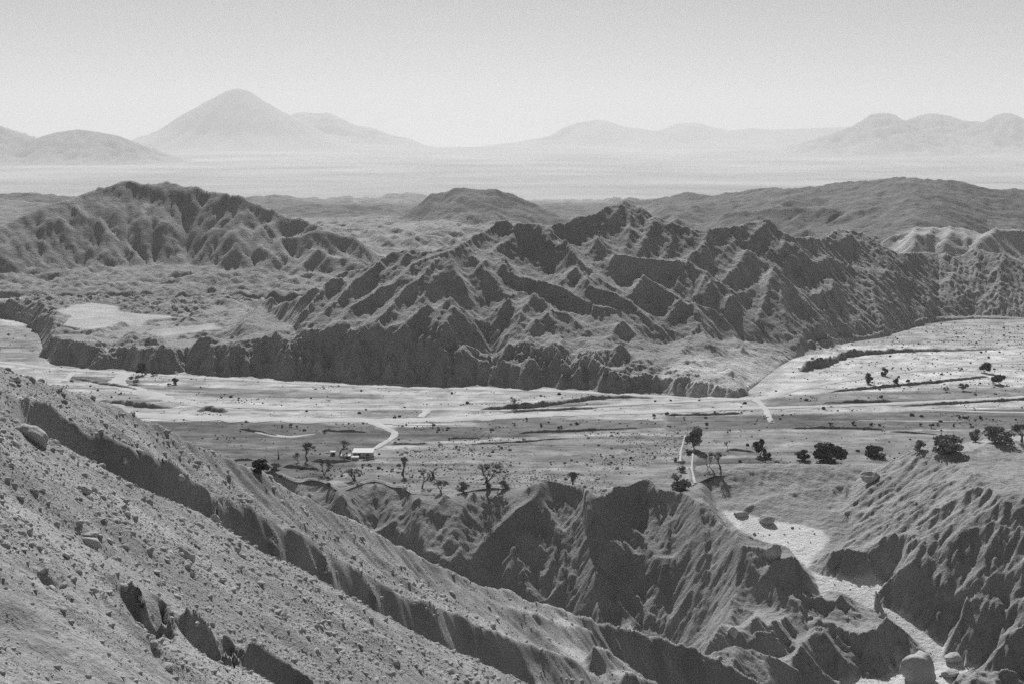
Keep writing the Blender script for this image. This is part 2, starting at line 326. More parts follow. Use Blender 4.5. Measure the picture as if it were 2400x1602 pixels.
ridges = [
 [(1059,586),(1023,596),(985,611),(957,627),(919,663),(896,670),(870,691),(845,706),(819,721),(796,752),(771,775),(750,783),(722,806)],
 [(1054,590),(1029,601),(985,650),(947,678),(919,714),(891,742),(858,765),(827,793),(812,811)],
 [(955,591),(934,617),(883,657),(865,680)], [(893,611),(857,641),(832,657),(801,688),(783,708),(755,737),(722,765),(691,795)],
 [(799,647),(770,660),(748,685),(725,716),(691,744),(648,772),(622,784)], [(679,697),(650,715),(625,735),(590,760)],
 [(643,688),(610,715),(575,750),(545,775)], [(740,671),(715,690),(690,715),(660,745)],
 [(1054,596),(1049,609),(1033,635),(1008,665),(990,700),(972,728)], [(1008,709),(980,729),(950,762),(930,785),(916,799)],
 [(1057,693),(1036,724),(1020,770),(1003,811)], [(1057,693),(1077,716),(1107,744),(1143,775)], [(1066,714),(1046,757),(1020,790),(1005,810)],
 [(1054,599),(1077,652),(1094,678),(1102,706)], [(1059,586),(1089,568),(1102,591),(1117,606),(1143,601),(1163,578),(1194,560),(1199,548),(1212,517)],
 [(1143,603),(1128,619),(1143,637),(1163,655),(1176,678),(1192,693),(1215,686),(1225,684),(1245,676)],
 [(1174,619),(1189,622),(1204,640),(1230,665),(1250,678)], [(1179,596),(1212,637),(1255,652),(1294,668),(1309,666),(1340,686),(1368,703),(1398,716),(1444,724),(1473,748),(1500,765)],
 [(1250,682),(1230,719),(1215,752),(1202,785),(1190,820)], [(1250,682),(1276,711),(1299,732),(1324,762),(1358,788),(1378,806),(1392,822)],
 [(1271,698),(1301,729),(1332,737),(1365,765),(1386,778),(1391,798),(1409,816)], [(1258,747),(1238,785),(1225,820)], [(1258,747),(1271,752),(1294,795),(1300,825)],
 [(1281,729),(1312,783),(1319,818)], [(1192,693),(1176,719),(1166,742)], [(1350,622),(1332,642),(1314,668)], [(1325,560),(1368,622),(1383,627),(1409,655),(1427,670)],
 [(1378,642),(1383,670),(1419,679),(1450,691),(1473,703),(1503,729),(1549,767),(1570,790)], [(1508,642),(1536,660),(1562,678),(1595,698),(1617,706),(1643,716),(1669,724),(1689,742),(1697,755),(1717,785),(1738,813)],
 [(1508,642),(1485,683),(1473,701)], [(1462,749),(1434,780),(1409,811)], [(1462,749),(1480,770),(1500,790),(1530,815)], [(1457,798),(1434,829)], [(1457,798),(1478,834)],
 [(1595,698),(1577,724),(1551,765)], [(1623,709),(1607,729),(1589,755)], [(1638,719),(1625,745),(1602,783),(1589,808)], [(1639,752),(1623,780),(1610,798),(1597,823)], [(1639,752),(1653,788),(1666,808),(1689,815)],
 [(1624,537),(1617,557),(1600,573),(1579,609)], [(1658,538),(1653,563),(1628,586),(1607,609),(1602,629),(1584,665),(1577,682)], [(1658,573),(1635,603),(1628,619)],
 [(1440,590),(1480,600),(1536,606),(1572,610),(1607,609),(1623,616),(1630,629),(1648,634),(1663,644),(1684,662),(1717,678),(1727,688),(1738,686),(1755,678),(1781,655),(1801,634),(1812,621)],
 [(1653,642),(1643,665),(1623,700)], [(1669,655),(1653,685),(1643,708)], [(1720,685),(1704,711),(1692,735)],
 [(1801,512),(1781,535),(1763,552),(1748,565),(1720,565),(1694,593),(1674,619),(1663,641)], [(1748,586),(1768,593),(1789,614),(1812,621)], [(1748,586),(1725,619),(1704,647),(1686,662)], [(1755,593),(1738,626),(1722,655),(1712,674)],
 [(1812,518),(1814,547),(1804,580),(1794,606)], [(1842,563),(1827,586),(1817,614)], [(1863,568),(1845,596),(1830,637)], [(1858,593),(1878,614),(1890,650)],
 [(1870,575),(1893,601),(1911,616),(1929,609),(1939,601),(1952,609),(1983,619),(1995,626),(2030,640)], [(1995,545),(1960,568),(1934,575)], [(1995,540),(2036,563),(2062,593),(2095,629)], [(2010,538),(2040,568),(2073,603),(2094,636)],
 [(1812,621),(1832,639),(1863,670),(1870,688),(1896,711),(1919,744),(1939,785),(1948,800)], [(1812,624),(1800,670),(1785,720),(1770,780)], [(1812,624),(1830,680),(1840,730),(1850,790)],
 [(1952,650),(1952,703),(1934,729)], [(1952,703),(1970,740),(1990,775)], [(1983,619),(1990,670),(2005,720),(2030,770)], [(2036,630),(2045,680),(2060,740),(2080,780)], [(1932,673),(1921,686),(1898,691)],
 [(2145,580),(2124,603),(2114,624)], [(2145,580),(2165,598),(2206,619)], [(2221,585),(2209,611),(2216,626),(2229,639),(2216,667)], [(2063,644),(2076,635),(2094,636),(2117,647),(2130,657),(2155,665),(2178,682),(2200,710)],
 [(2229,639),(2245,680),(2262,712)], [(2293,571),(2290,620),(2280,670),(2275,705)], [(2350,590),(2345,650),(2340,720)], [(2178,682),(2175,720),(2160,755)], [(2094,640),(2100,690),(2115,750)],
 [(1463,468),(1440,500),(1420,520),(1400,545)], [(1470,470),(1478,510),(1470,560),(1460,590)], [(1498,483),(1505,510),(1520,515),(1540,510)], [(1355,506),(1335,530),(1328,550)], [(1212,517),(1195,535),(1180,550)], [(1263,524),(1285,570),(1300,600)], [(1289,531),(1295,570),(1310,605)],
 [(1400,545),(1410,575),(1440,590)], [(1573,519),(1575,560),(1560,600)], [(1720,529),(1715,555)], [(1534,504),(1520,545),(1500,580),(1490,600)],
]
_rg = [r for r in ridges if min(q[0] for q in r) > 1935]; _lg = [r for r in ridges if min(q[0] for q in r) <= 1935]
trace(C, c_base, _lg, (11.0, 5.0), 480, 930, jit=1.0); trace(C, c_base, _rg, (5.5, 3.5), 480, 930, jit=1.0)
# spurs that run on down the scarp to the valley floor
trace(C, c_base, [[(812,811),(800,850),(792,885)], [(722,806),(705,845),(690,882)], [(916,799),(925,845),(930,890)], [(1003,812),(996,855),(990,897)], [(691,797),(664,840),(645,878)], [(622,784),(592,830),(570,872)], [(560,800),(530,835),(505,872)], [(470,800),(440,835),(415,868)], [(860,800),(862,845),(866,885)], [(760,800),(750,845),(742,880)], [(1090,842),(1080,870),(1070,900)], [(1245,850),(1240,880),(1235,905)]], (4.0, 1.2), 480, 930, jit=1.5)
trace(C, c_base, [((0.5, 9.0), SKY_C[5:11]), (9.5, SKY_C[10:47]), ((9.0, 4.0), SKY_C[46:50]), (4.0, SKY_C[49:])], 9.0, 480, 930, jit=2.0)
# edge of the low terrace scarp and the knolls in front of it
trace(C, c_base, [
 [(176,771),(146,783),(102,804),(93,838)], [(158,794),(199,812),(207,842)], [(230,837),(322,817),(383,794),(447,786),(511,786),(600,790),(650,801),(699,804)],
 [(235,824),(299,801),(332,773),(434,763),(485,758)], [(60,695),(128,729),(166,742),(140,760),(204,773),(250,766)]], 1.5, 480, 930, jit=2.0)
trace(C, c_base, [[(985,826),(1036,831),(1062,827),(1098,841),(1107,847),(1163,848),(1197,853),(1230,844),(1281,849),(1307,864),(1340,873),(1368,864),(1393,853),(1419,859),(1447,875),(1498,881),(1549,893),(1600,898),(1663,891),(1690,892),(1730,908),(1765,926)]], 1.8, 480, 930, jit=1.5)
trace(C, c_base, [(4.5,[(1500,838),(1577,838),(1610,844),(1679,845),(1717,867)]), (3.5,[(1720,821),(1743,815),(1806,817),(1815,823)]), (5.0,[(1870,805),(1898,798),(1920,812)]), (3.0,[(1898,798),(1930,815),(1950,826)])], 3.5, 480, 930, jit=1.0)
trace(C, c_base, [(-3.5,[(327,780),(296,796),(245,822),(230,832),(212,850)]), (-5.0,[(0,735),(40,760),(75,775),(85,800)]), (-2.0,[(1140,790),(1150,815),(1155,850),(1145,890)])], -3, 480, 930, jit=1.5)
base = c_base(C.X, C.Y)
xC = pxu(C.X, C.Y); base = base-(5.0-4.0*sstep(1850, 2000, xC))*sstep(6, 34, C.Y-np.maximum(_Dr(xC), footD(xC)+8))
Z = C.solve(base, 13.0)
xC = pxu(C.X, C.Y)
PXx, PXy = project(C.X, C.Y, Z)
mesa = inpoly(PXx, PXy, [(128,729),(174,714),(217,709),(273,717),(281,730),(358,737),(434,743),(345,750),(327,768),(281,757),(250,766),(204,773),(140,760),(166,740)]) | inpoly(PXx, PXy, [(-200,670),(0,678),(62,697),(20,705),(-200,705)]) | inpoly(PXx, PXy, [(330,776),(434,763),(500,757),(520,770),(430,782),(380,790)])
ms = blur(mesa.astype(float), 4)
rough = sstep(0, 40, C.Y-footD(xC))*(1-ms)
low = sstep(655, 700, C.Y)*(1-ms)*np.where(xC < 480, 1.0, sstep(12, 45, C.Y-np.interp(xC, _skx, _skd))*sstep(1000, 860, xC)); low = blur(low, 6)           # dissected lowland behind the mesas
lf = sstep(560, 500, xC)*sstep(8, 30, C.Y-footD(xC))*(1-ms)*(1-low); Z = Z+lf*(4.5*fbm(C.X/24, C.Y/24, 4, 2)-1.0)
Z = Z+low*((ridged(C.X/30, C.Y/30, 3, 3)-1.0)*3.0+(ridged(C.X/11, C.Y/11, 3, 5)-1.0)*2.4)
scp = sstep(0, 4, C.Y-footD(xC))*sstep(36, 18, C.Y-footD(xC))*sstep(1780, 1650, xC)
Z = Z+(0.5*fbm(C.X/7, C.Y/7, 4, 9)+1.6*scp*fbm(C.X/12, C.Y/12, 4, 10))*(1-ms)*sstep(0.5, 3, Z)
Z = erode(C, Z, (1-ms)*sstep(-0.5, 1.5, Z)*(1-low), 0.008, 0.5, 4, 1.35)
rk = 1+2.5*scp+1.6*sstep(1830, 1950, xC)
Z = Z+C.gullies(Z, 12.0, 0.22, 11, sharp=True, freq=0.9)*sstep(1, 6, Z)*(1-ms)*rk
Z = Z+C.gullies(Z, 6.0, 0.26, 12, sm=2, sharp=True, freq=0.9)*(1-ms)*sstep(0.5, 3, Z)*rk
Z = Z+C.gullies(Z, 3.2, 0.22, 13, sm=1)*(1-ms)*sstep(0.5, 3, Z)*rk
Z = Z+0.30*fbm(C.X/3.0, C.Y/3.0, 3, 4)*(1-0.8*ms)*sstep(-1, 2, Z)
Z = Z-6*sstep(822, 850, C.Y)*sstep(760, 700, xC)
tone = 0.32+0.035*fbm(C.X/40, C.Y/40, 3, 8)+0.14*ms
fan_area = sstep(1560, 1680, xC)*sstep(4.5, 1.0, base-0.0)*sstep(-2, 0.2, Z)
fx, fy = project(C.X, C.Y, Z); tone = tone+(0.16+0.14*fbm(C.X/16, C.Y/16, 3, 65))*blur(inpoly(fx, fy, [(1540,905),(1560,855),(1640,825),(1740,815),(1850,832),(1900,818),(1990,802),(2080,788),(2080,860),(1790,940),(1600,940)]).astype(float), 8)*sstep(14, 9, Z)
tone = tone-0.02*low
ZC = Z
grid_obj('badlands', C.X, C.Y, Z, M_clay, tone, mask=(Z > -2.2) & (C.Y < np.where(xC < 1700, 850, 1e4)) & (C.Y < np.where(xC < 560, 1e5, np.interp(xC, _skx, _skd)+70)), kind='structure', label='dark fluted badland ridges and terraces behind the valley road')

# ================================================================== far badlands, left massif, mesa hill, right hill (780 - 2700 m)
B = Fan(790, 2450, -150, 2550, 0.0024)
_lf = tab((-300,660),(0,648),(200,640),(440,636),(560,640),(850,646),(880,640))     # foot row of the left massif
_ls = tab((-300,.50),(0,.54),(150,.62),(560,.62),(620,.5),(700,.4),(860,.35),(900,0.0),(3000,0.0))
LSKY = [(-150,560),(-60,545),(0,530),(18,519),(59,502),(95,487),(128,482),(143,469),(163,454),(189,442),(220,437),(238,442),(255,436),(268,429),(289,426),(307,429),(327,433),(352,437),(375,432),(393,429),(419,438),(439,440),(460,433),(490,440),(524,456),(539,461),(575,468),(600,477),(615,468),(643,484),(679,505)]
SCARP = [(600,577),(651,589),(704,592),(755,589),(807,589),(837,579),(870,570)]
_lfd = depth_on(_xs, _lf(_xs), 13.0)
def b_ramp(X, D):
    x = pxu(X, D); fd = np.interp(x, _xs, _lfd)
    g = 13+np.clip((D-950)/900, 0, 1)*18
    return np.maximum(g, 13+np.clip(D-fd, 0, None)*_ls(x))
_lp = catmull(LSKY+[(720,525),(800,550),(850,560)], 4); _lP = meet(_lp[:,0], _lp[:,1], b_ramp, 6.0, 800, 1700); _ok = ~np.isnan(_lP[:,1]); _lP = _lP[_ok]
_o = np.argsort(pxu(_lP[:,0], _lP[:,1])); _lkx = pxu(_lP[:,0], _lP[:,1])[_o]; _lkd = _lP[_o,1]
def _hill(pts, sf, sb):
    q = np.array(pts, float); return q[:,0], q[:,1], q[:,2], sf, sb
mesahill = [(900,518,1480),(940,502,1500),(952,494,1500),(980,477,1500),(1011,456,1500),(1036,451,1500),(1062,443,1500),(1082,440,1500),(1100,441,1500),(1156,442,1500),(1184,453,1500),(1202,457,1500),(1251,474,1490),(1284,491,1480),(1309,503,1470),(1345,512,1460),(1380,520,1450)]
rsky = [(1440,490,1650),(1480,474,1650),(1537,466,1640),(1609,455,1620),(1670,456,1600),(1762,446,1560),(1864,438,1520),(1966,428,1480),(2068,418,1440),(2135,413,1420),(2196,420,1420),(2252,428,1430),(2314,443,1440),(2400,441,1460),(2500,436,1470),(2600,440,1480)]
HILLS = [_hill(mesahill, 0.36, 0.3), _hill(rsky, 0.17, 0.25),
 _hill([(520,480,2050),(560,465,2050),(640,456,2050),(700,460,2050),(760,464,2100),(830,457,2150),(880,462,2150),(930,452,2200),(958,449,2200),(1000,458,2200),(1040,475,2200)], 0.12, 0.2),
 _hill([(600,500,1700),(640,486,1700),(720,480,1700),(800,476,1700),(870,478,1700),(930,492,1650),(960,505,1650)], 0.16, 0.2),
 _hill([(-300,455,1800),(0,452,1800),(80,452,1800),(150,455,1800),(250,470,1800)], 0.14, 0.2), _hill([(-300,462,1500),(0,463,1500),(60,470,1480),(110,473,1450),(170,490,1450)], 0.2, 0.2),
 _hill([(1200,480,2200),(1230,470,2200),(1330,468,2200),(1400,466,2200),(1440,462,2100),(1480,463,2000),(1530,480,2000)], 0.12, 0.2), _hill([(1260,500,1800),(1290,491,1800),(1350,484,1800),(1400,488,1800),(1450,500,1800)], 0.14, 0.2)]
def b_base(X, D):
    x = pxu(X, D); g = 13+np.clip((D-950)/900, 0, 1)*18
    dc = np.where(x > 905, 1e5, np.interp(x, _lkx, _lkd))
    up = b_ramp(X, np.minimum(D, dc)); z = np.where(D > dc, np.maximum(up-(D-dc-5)*np.where(x > 680, 0.10, 0.45), g), up)
    for hx, hy, hd, sf, sb in HILLS:
        ds = np.interp(x, hx, hd); zs = CZ-(np.interp(x, hx, hy, left=520, right=520)-YH)/F*ds
        z = np.maximum(z, zs-sf*np.clip(ds-D, 0, None)-sb*np.clip(D-ds, 0, None))
    z = np.maximum(z, 20*np.exp(-(((x-1000)/500)**2))*sstep(900, 1200, D)+10)
    # far rim of the plateau drops to the plain
    return z-np.clip((D-2250)/450, 0, 1)**1.5*75
trace(B, b_base, [LSKY, SCARP, [(679,505),(720,525),(800,550),(840,558)]], 7.0, 800, 1800, jit=1.5)
trace(B, b_base, [
 [(278,431),(294,451),(299,464),(324,489)], [(317,436),(332,469)], [(271,446),(296,477)], [(225,477),(243,465),(258,461),(276,474),(281,487)],
 [(352,438),(368,461),(355,484),(370,505),(388,520),(421,535),(460,535),(506,535),(549,540),(600,543)], [(368,461),(398,497),(424,528)], [(352,438),(378,451),(398,464),(421,487),(432,495),(444,525)],
 [(396,433),(429,466),(455,479),(473,489),(493,502),(513,515),(549,530)], [(457,436),(452,461),(473,484)], [(473,436),(493,459),(516,477),(531,497)],
 [(51,569),(95,563),(110,563)], [(110,565),(110,579),(110,604),(148,630)], [(169,484),(194,502),(199,517),(209,530),(235,560)], [(225,477),(235,538),(243,553),(240,580)], [(143,510),(110,535),(69,540),(84,553),(100,561)],
 [(243,586),(212,622)], [(319,597),(329,622)], [(322,569),(355,589)], [(427,599),(444,632)], [(427,599),(398,618)], [(554,574),(572,607)], [(531,597),(549,625)], [(281,487),(275,530),(265,580),(250,620)], [(324,489),(330,530),(322,569),(310,610)],
 [(388,520),(380,560),(370,600),(360,625)], [(460,535),(450,570),(427,599)], [(506,535),(500,570),(490,610)], [(549,540),(560,570),(590,600)], [(59,502),(40,540),(20,580),(10,610)], [(18,519),(0,560),(-20,600)], [(128,482),(120,520),(110,535)], [(615,468),(640,490),(660,500)]],
 (8.0, 5.0), 800, 1800, jit=2.0)
bench = [(1700,500,1330),(1803,487,1300),(1915,489,1270),(2017,492,1250),(2119,484,1245),(2211,482,1250),(2262,503,1255),(2330,515,1260)]
trace3(B, [bench, [(1760,515,1270),(1850,530,1190),(1950,545,1130),(2100,560,1060),(2250,560,1050),(2400,552,1060)], [(2160,415,1420),(2068,446,1350),(2017,477,1290),(2010,492,1250)], [(1966,430,1480),(1864,461,1380),(1803,487,1300)], [(2200,420,1420),(2250,460,1340),(2300,500,1270)], [(1670,458,1600),(1640,480,1480),(1600,500,1390)],
  [(1537,466,1640),(1560,490,1450),(1590,515,1330)]], jit=1.0)
# pale knolls behind the right end of the dark cliff
trace3(B, [[(2050,560,925),(2084,542,930),(2117,539,935),(2145,525,940),(2163,528,940),(2186,525,945),(2211,532,945),(2234,524,950),(2255,531,950),(2272,532,950),(2298,545,950),(2318,539,955),(2344,529,965),(2400,529,975),(2500,525,985)],
  [(2145,525,940),(2140,545,910),(2130,565,890)], [(2234,524,950),(2225,550,915),(2210,575,895)], [(2186,525,945),(2175,550,910)], [(2344,529,965),(2320,550,925),(2290,570,895)], [(2255,531,950),(2275,555,915)]], jit=1.0)
base = b_base(B.X, B.Y); Z = B.solve(base, 9.0)
xB = pxu(B.X, B.Y)
mid = sstep(560, 640, xB)*sstep(1340, 1180, xB)*sstep(900, 950, B.Y)*sstep(1700, 1400, B.Y)
soft = np.clip(sstep(1480, 1560, xB)*sstep(1000, 1080, B.Y)+sstep(1380, 1440, B.Y)*sstep(900, 960, xB)*sstep(1360, 1320, xB)+sstep(1550, 1650, B.Y), 0, 1)  # smoother hills
lowB = sstep(930, 850, xB)*sstep(945, 905, B.Y)
wx_ = 9*fbm(B.X/45, B.Y/45, 2, 19); Z = Z+mid*(1-soft)*(ridged((B.X+wx_)/34, (B.Y-wx_)/44, 3, 21, 0.42)-1.0)*10.0
Z = Z+lowB*((ridged(B.X/34, B.Y/34, 3, 23)-1.0)*3.0+(ridged(B.X/13, B.Y/13, 3, 25)-1.0)*2.6)
Z = Z+1.2*fbm(B.X/16, B.Y/16, 4, 34)
_er = np.searchsorted(B.D, 1750); Z = erode(B, Z, np.clip(1-0.55*soft, 0, 1)*(1-lowB), 0.012, 0.5, 14, 0.9, 0, int(_er))
Z = Z+B.gullies(Z, 26, 0.6, 31, sharp=True, freq=0.9)*(1-0.45*soft)
Z = Z+B.gullies(Z, 13, 0.6, 32, sm=2, sharp=True, freq=0.9)*(1-0.4*soft)
Z = Z+B.gullies(Z, 7, 0.5, 33, sm=1)*(1-0.5*soft)
Z = Z+0.5*fbm(B.X/9, B.Y/9, 3, 35)+soft*(3.0*fbm(B.X/45, B.Y/45, 5, 36)+0.8*fbm(B.X/7, B.Y/7, 3, 38))
Z = Z-3.5*sstep(930, 815, B.Y)*sstep(900, 820, xB)-25*sstep(810, 790, B.Y)
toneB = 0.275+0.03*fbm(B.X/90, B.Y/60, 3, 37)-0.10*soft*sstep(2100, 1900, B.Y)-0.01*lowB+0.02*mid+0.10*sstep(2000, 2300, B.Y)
bx, by = project(B.X, B.Y, Z)
for cx_, cy_, rx, ry in ((268,528,9,20),(304,543,8,18),(340,487,10,12),(840,461,12,6)):
    toneB = toneB+0.22*np.exp(-(((bx-cx_)/rx)**2+((by-cy_)/ry)**2)**2)
toneB = toneB+0.13*sstep(2050, 2110, xB)*sstep(1040, 1000, B.Y)
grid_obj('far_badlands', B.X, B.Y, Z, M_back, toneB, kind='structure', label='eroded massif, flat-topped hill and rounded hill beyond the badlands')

# ================================================================== near gully, wash and banks (170 - 415 m)
RIM = [(-200,1090),(300,1090),(560,1094),(610,1103),(638,1100),(664,1114),(700,1126),(728,1121),(766,1129),(797,1147),(830,1137),(878,1124),(919,1137),(945,1139),(965,1152),(1009,1155),(1073,1155),(1098,1147),(1149,1139),(1177,1141),(1207,1144),(1238,1142),(1258,1138),(1290,1136),(1330,1138),(1363,1145),(1376,1167),(1407,1163),(1430,1150),(1470,1142),(1509,1136),(1534,1142),(1585,1149),(1605,1160)]
RIMZ = [(x, y, 0.0) for x, y in RIM]+[(1640,1173,-0.5),(1677,1192,-1.5),(1715,1250,-4.0),(1742,1276,-6.0),(1792,1284,-6.5),(1865,1296,-6.5),(1899,1330,-9.0),(1925,1360,-12.0)]
_rp = catmull(RIMZ, 4); _rD = depth_on(_rp[:,0], _rp[:,1], _rp[:,2]); _ra, _ = ray(_rp[:,0], _rp[:,1])
_rx = np.maximum.accumulate(CX+F*_ra)+np.arange(len(_ra))*1e-4; _rd = _rD; _rz = _rp[:,2]
rimD = lambda x: np.interp(x, _rx, _rd); rimZ = lambda x: np.interp(x, _rx, _rz)
backD = lambda x: np.where(x < 1600, rimD(x), np.interp(x, [1600, 1680, 1800, 2000, 2200, 2900], [rimD(1600.0), 364, 370, 373, 384, 392]))
_zf = tab((150,-40),(240,-31),(276,-24.5),(307,-13.5),(330,-9.5),(345,-6.5),(362,-3.2),(369,-1.2),(375,-0.4),(420,-0.4))
_xb = tab((260,122),(275,114),(282,110.5),(289,106),(304,97),(312,97),(322,96),(335,101),(345,104),(360,108),(380,112),(420,120))
RE = [(1400,1490,178),(1480,1476,188),(1523,1504,195),(1579,1522,205),(1625,1527,214),(1653,1538,217),(1690,1522,222),(1719,1515,225),(1758,1525,227),(1809,1535,230),(1850,1558,233),(1885,1576,235),(1962,1597,240),(2010,1625,243)]
RF = [(1610,1545,222),(1625,1527,226),(1655,1500,234),(1704,1482,240),(1740,1481,244),(1783,1489,246),(1809,1488,248),(1830,1500,250),(1850,1520,250)]
def _fr(R):
    P = np.stack([at(*q) for q in R]); x = np.maximum.accumulate(pxu(P[:,0], P[:,1]))+np.arange(len(P))*1e-3; return x, P[:,1], P[:,2]-0.8
FRONT = [_fr(RE), _fr(RF)]
def n_base(X, D):
    x = pxu(X, D); rd = rimD(x); rz = rimZ(x)
    fl = -33+(33+_zf(D))*sstep(1660, 1830, x)
    front = np.maximum(rz-0.64*(rd-D), fl)
    cd = np.interp(x, [1900, 2060, 2250, 2330, 2400, 2600], [345, 352, 364, 373, 378, 384])
    cap = np.where(D < cd, 9.5, np.maximum(9.5-0.75*(D-cd), -0.5))
    zr_ = np.maximum(_zf(D), np.minimum(_zf(D)+0.52*np.clip(X-_xb(D), 0, None), cap))
    hill = 2.4*sstep(1600, 1700, x)*sstep(352, 369, D)*sstep(379, 371, D)
    plat = np.minimum(9.0*sstep(2060, 2250, x)*sstep(335, 366, D), np.maximum(cap-_zf(D), 0))
    zr_ = np.maximum(zr_, _zf(D)+np.maximum(hill, plat)); zr_ = np.where(x < 1720, np.maximum(zr_, -0.5-7*sstep(1650, 1715, x)), zr_)
    back = np.where(x < 1600, -np.clip((D-rd)*0.12, 0, 2.0), np.maximum(rz-0.9*(D-rd), zr_))
    z = np.where(x > 1925, zr_, np.where(D > rd, back, front))
    for ex, eD, ez in FRONT:
        z = np.maximum(z, np.interp(x, ex, ez, left=-60, right=-60)-0.68*np.abs(D-np.interp(x, ex, eD)))
    return z
N = Fan(180, 414, -60, 2540, 0.00130)
trace(N, n_base, [RIM[2:]], 0.25, 200, 420, jit=1.0)
trace(N, n_base, [
 (3.0,[(1238,1141),(1258,1131),(1276,1121),(1304,1127),(1330,1134),(1363,1141),(1372,1154),(1375,1187)]),
 ((3.5,3.0),[(1269,1128),(1263,1151),(1238,1174),(1207,1198),(1179,1223),(1154,1249),(1126,1277),(1108,1317)]),
 ((3.5,2.5),[(1272,1130),(1276,1172),(1297,1223),(1312,1264),(1325,1289),(1345,1310)]), (2.5,[(1309,1269),(1289,1318),(1279,1348)]), (2.5,[(1309,1269),(1325,1325),(1353,1361),(1378,1402),(1401,1430)]),
 (2.2,[(1317,1369),(1294,1392),(1276,1409)]), (2.2,[(1317,1369),(1335,1379),(1350,1402),(1396,1443)]), (2.4,[(1233,1231),(1215,1264),(1202,1297),(1182,1341)]), (2.4,[(1233,1231),(1248,1254),(1266,1282)]), (2.2,[(1210,1305),(1228,1323),(1223,1351),(1233,1381),(1253,1407)]),
 (3.0,[(1375,1187),(1378,1218),(1412,1256),(1440,1269),(1458,1284)]), (2.6,[(1432,1154),(1417,1167),(1430,1195),(1453,1215),(1470,1233),(1491,1241)]), (2.6,[(1440,1160),(1463,1200),(1472,1225)]),
 (3.4,[(1407,1164),(1430,1149),(1442,1136),(1470,1139),(1493,1129),(1509,1120),(1524,1123),(1534,1139),(1555,1146)]), (3.0,[(1555,1146),(1585,1149),(1601,1159),(1624,1169),(1662,1180),(1677,1192),(1700,1220),(1715,1250),(1742,1276)]),
 (3.0,[(1491,1241),(1514,1269),(1544,1305),(1575,1305),(1603,1328)]), (3.0,[(1468,1269),(1483,1300),(1519,1302),(1534,1323),(1580,1325),(1611,1330),(1636,1338),(1662,1343),(1677,1358)]),
 (2.4,[(1478,1310),(1488,1341),(1475,1364),(1483,1381),(1504,1417),(1519,1443)]), (2.5,[(1636,1338),(1644,1361),(1624,1394),(1585,1432)]), (2.4,[(1649,1374),(1662,1412),(1680,1450)]), (2.4,[(1427,1351),(1442,1399),(1465,1430),(1493,1471)]),
 (2.6,[(1534,1139),(1550,1180),(1560,1220),(1565,1270)]), (3.5,[(1640,1178),(1640,1220),(1650,1280),(1640,1330)]), (2.2,[(802,1152),(817,1193),(845,1231)]), (2.0,[(723,1152),(740,1180),(770,1210)]),
 (1.8,[(983,1162),(955,1190),(932,1213)]), (2.2,[(1111,1149),(1085,1193),(1047,1264)]), (2.2,[(1160,1160),(1144,1183),(1098,1229),(1078,1282),(1065,1318)]), (2.4,[(878,1241),(912,1231),(945,1249),(983,1280),(1034,1303),(1050,1323)]), (1.8,[(878,1130),(870,1170),(880,1210)]), (1.8,[(1040,1158),(1010,1195),(985,1240)]),
 (2.6,[(1677,1361),(1727,1415),(1761,1430),(1796,1457)]), (3.2,[(1742,1276),(1773,1334),(1830,1384),(1884,1418)]), (3.4,[(1742,1276),(1792,1284),(1823,1303)]), (4.5,[(1807,1315),(1840,1302),(1865,1296),(1890,1312),(1899,1330)]), (3.0,[(1865,1296),(1880,1340),(1895,1390)]), (3.0,[(1899,1330),(1912,1370),(1917,1400)]),
 ], 2.5, 200, 420, jit=1.2, gain=2.2)
# right-hand slopes
trace(N, n_base, [
 (0.5,[(1605,1160),(1650,1135),(1700,1112),(1780,1103),(1860,1107),(1930,1106),(2010,1111)]), (1.0,[(1740,1190),(1800,1165),(1880,1150),(1960,1140),(2010,1128),(2060,1110)]), (1.2,[(2060,1090),(2140,1063),(2170,1052),(2250,1058),(2320,1037),(2400,1030)]),
 (1.6,[(2172,1054),(2120,1090),(2060,1130),(2010,1170),(1980,1200)]), (1.8,[(2280,1110),(2220,1130),(2160,1170),(2100,1210),(2060,1245)]), (3.0,[(2184,1197),(2247,1161),(2305,1143),(2372,1183)]), (2.0,[(2305,1143),(2290,1175),(2270,1205)]),
 (3.0,[(2420,1170),(2336,1219),(2291,1232),(2247,1255),(2202,1286)]), (2.6,[(2420,1236),(2336,1268),(2247,1290),(2180,1308),(2120,1318)]), (3.0,[(2420,1310),(2365,1335),(2330,1344),(2295,1356),(2267,1377),(2248,1391),(2211,1405)]),
 (3.5,[(2054,1385),(2080,1355),(2103,1339),(2119,1368),(2150,1377),(2178,1408),(2190,1415),(2211,1405),(2243,1408),(2267,1422),(2295,1415),(2337,1417),(2365,1412),(2420,1390)]), (2.5,[(2243,1408),(2240,1440),(2225,1480)]), (2.5,[(2365,1412),(2342,1440),(2300,1490),(2265,1530)]), (2.5,[(2420,1450),(2370,1490),(2330,1530)]), (2.5,[(2420,1520),(2380,1545),(2350,1560)]),
 (3.0,[(2060,1260),(2104,1250),(2150,1262)]), (2.0,[(2104,1250),(2110,1275),(2120,1290)])], 2.5, 200, 420, jit=1.4, gain=1.3)
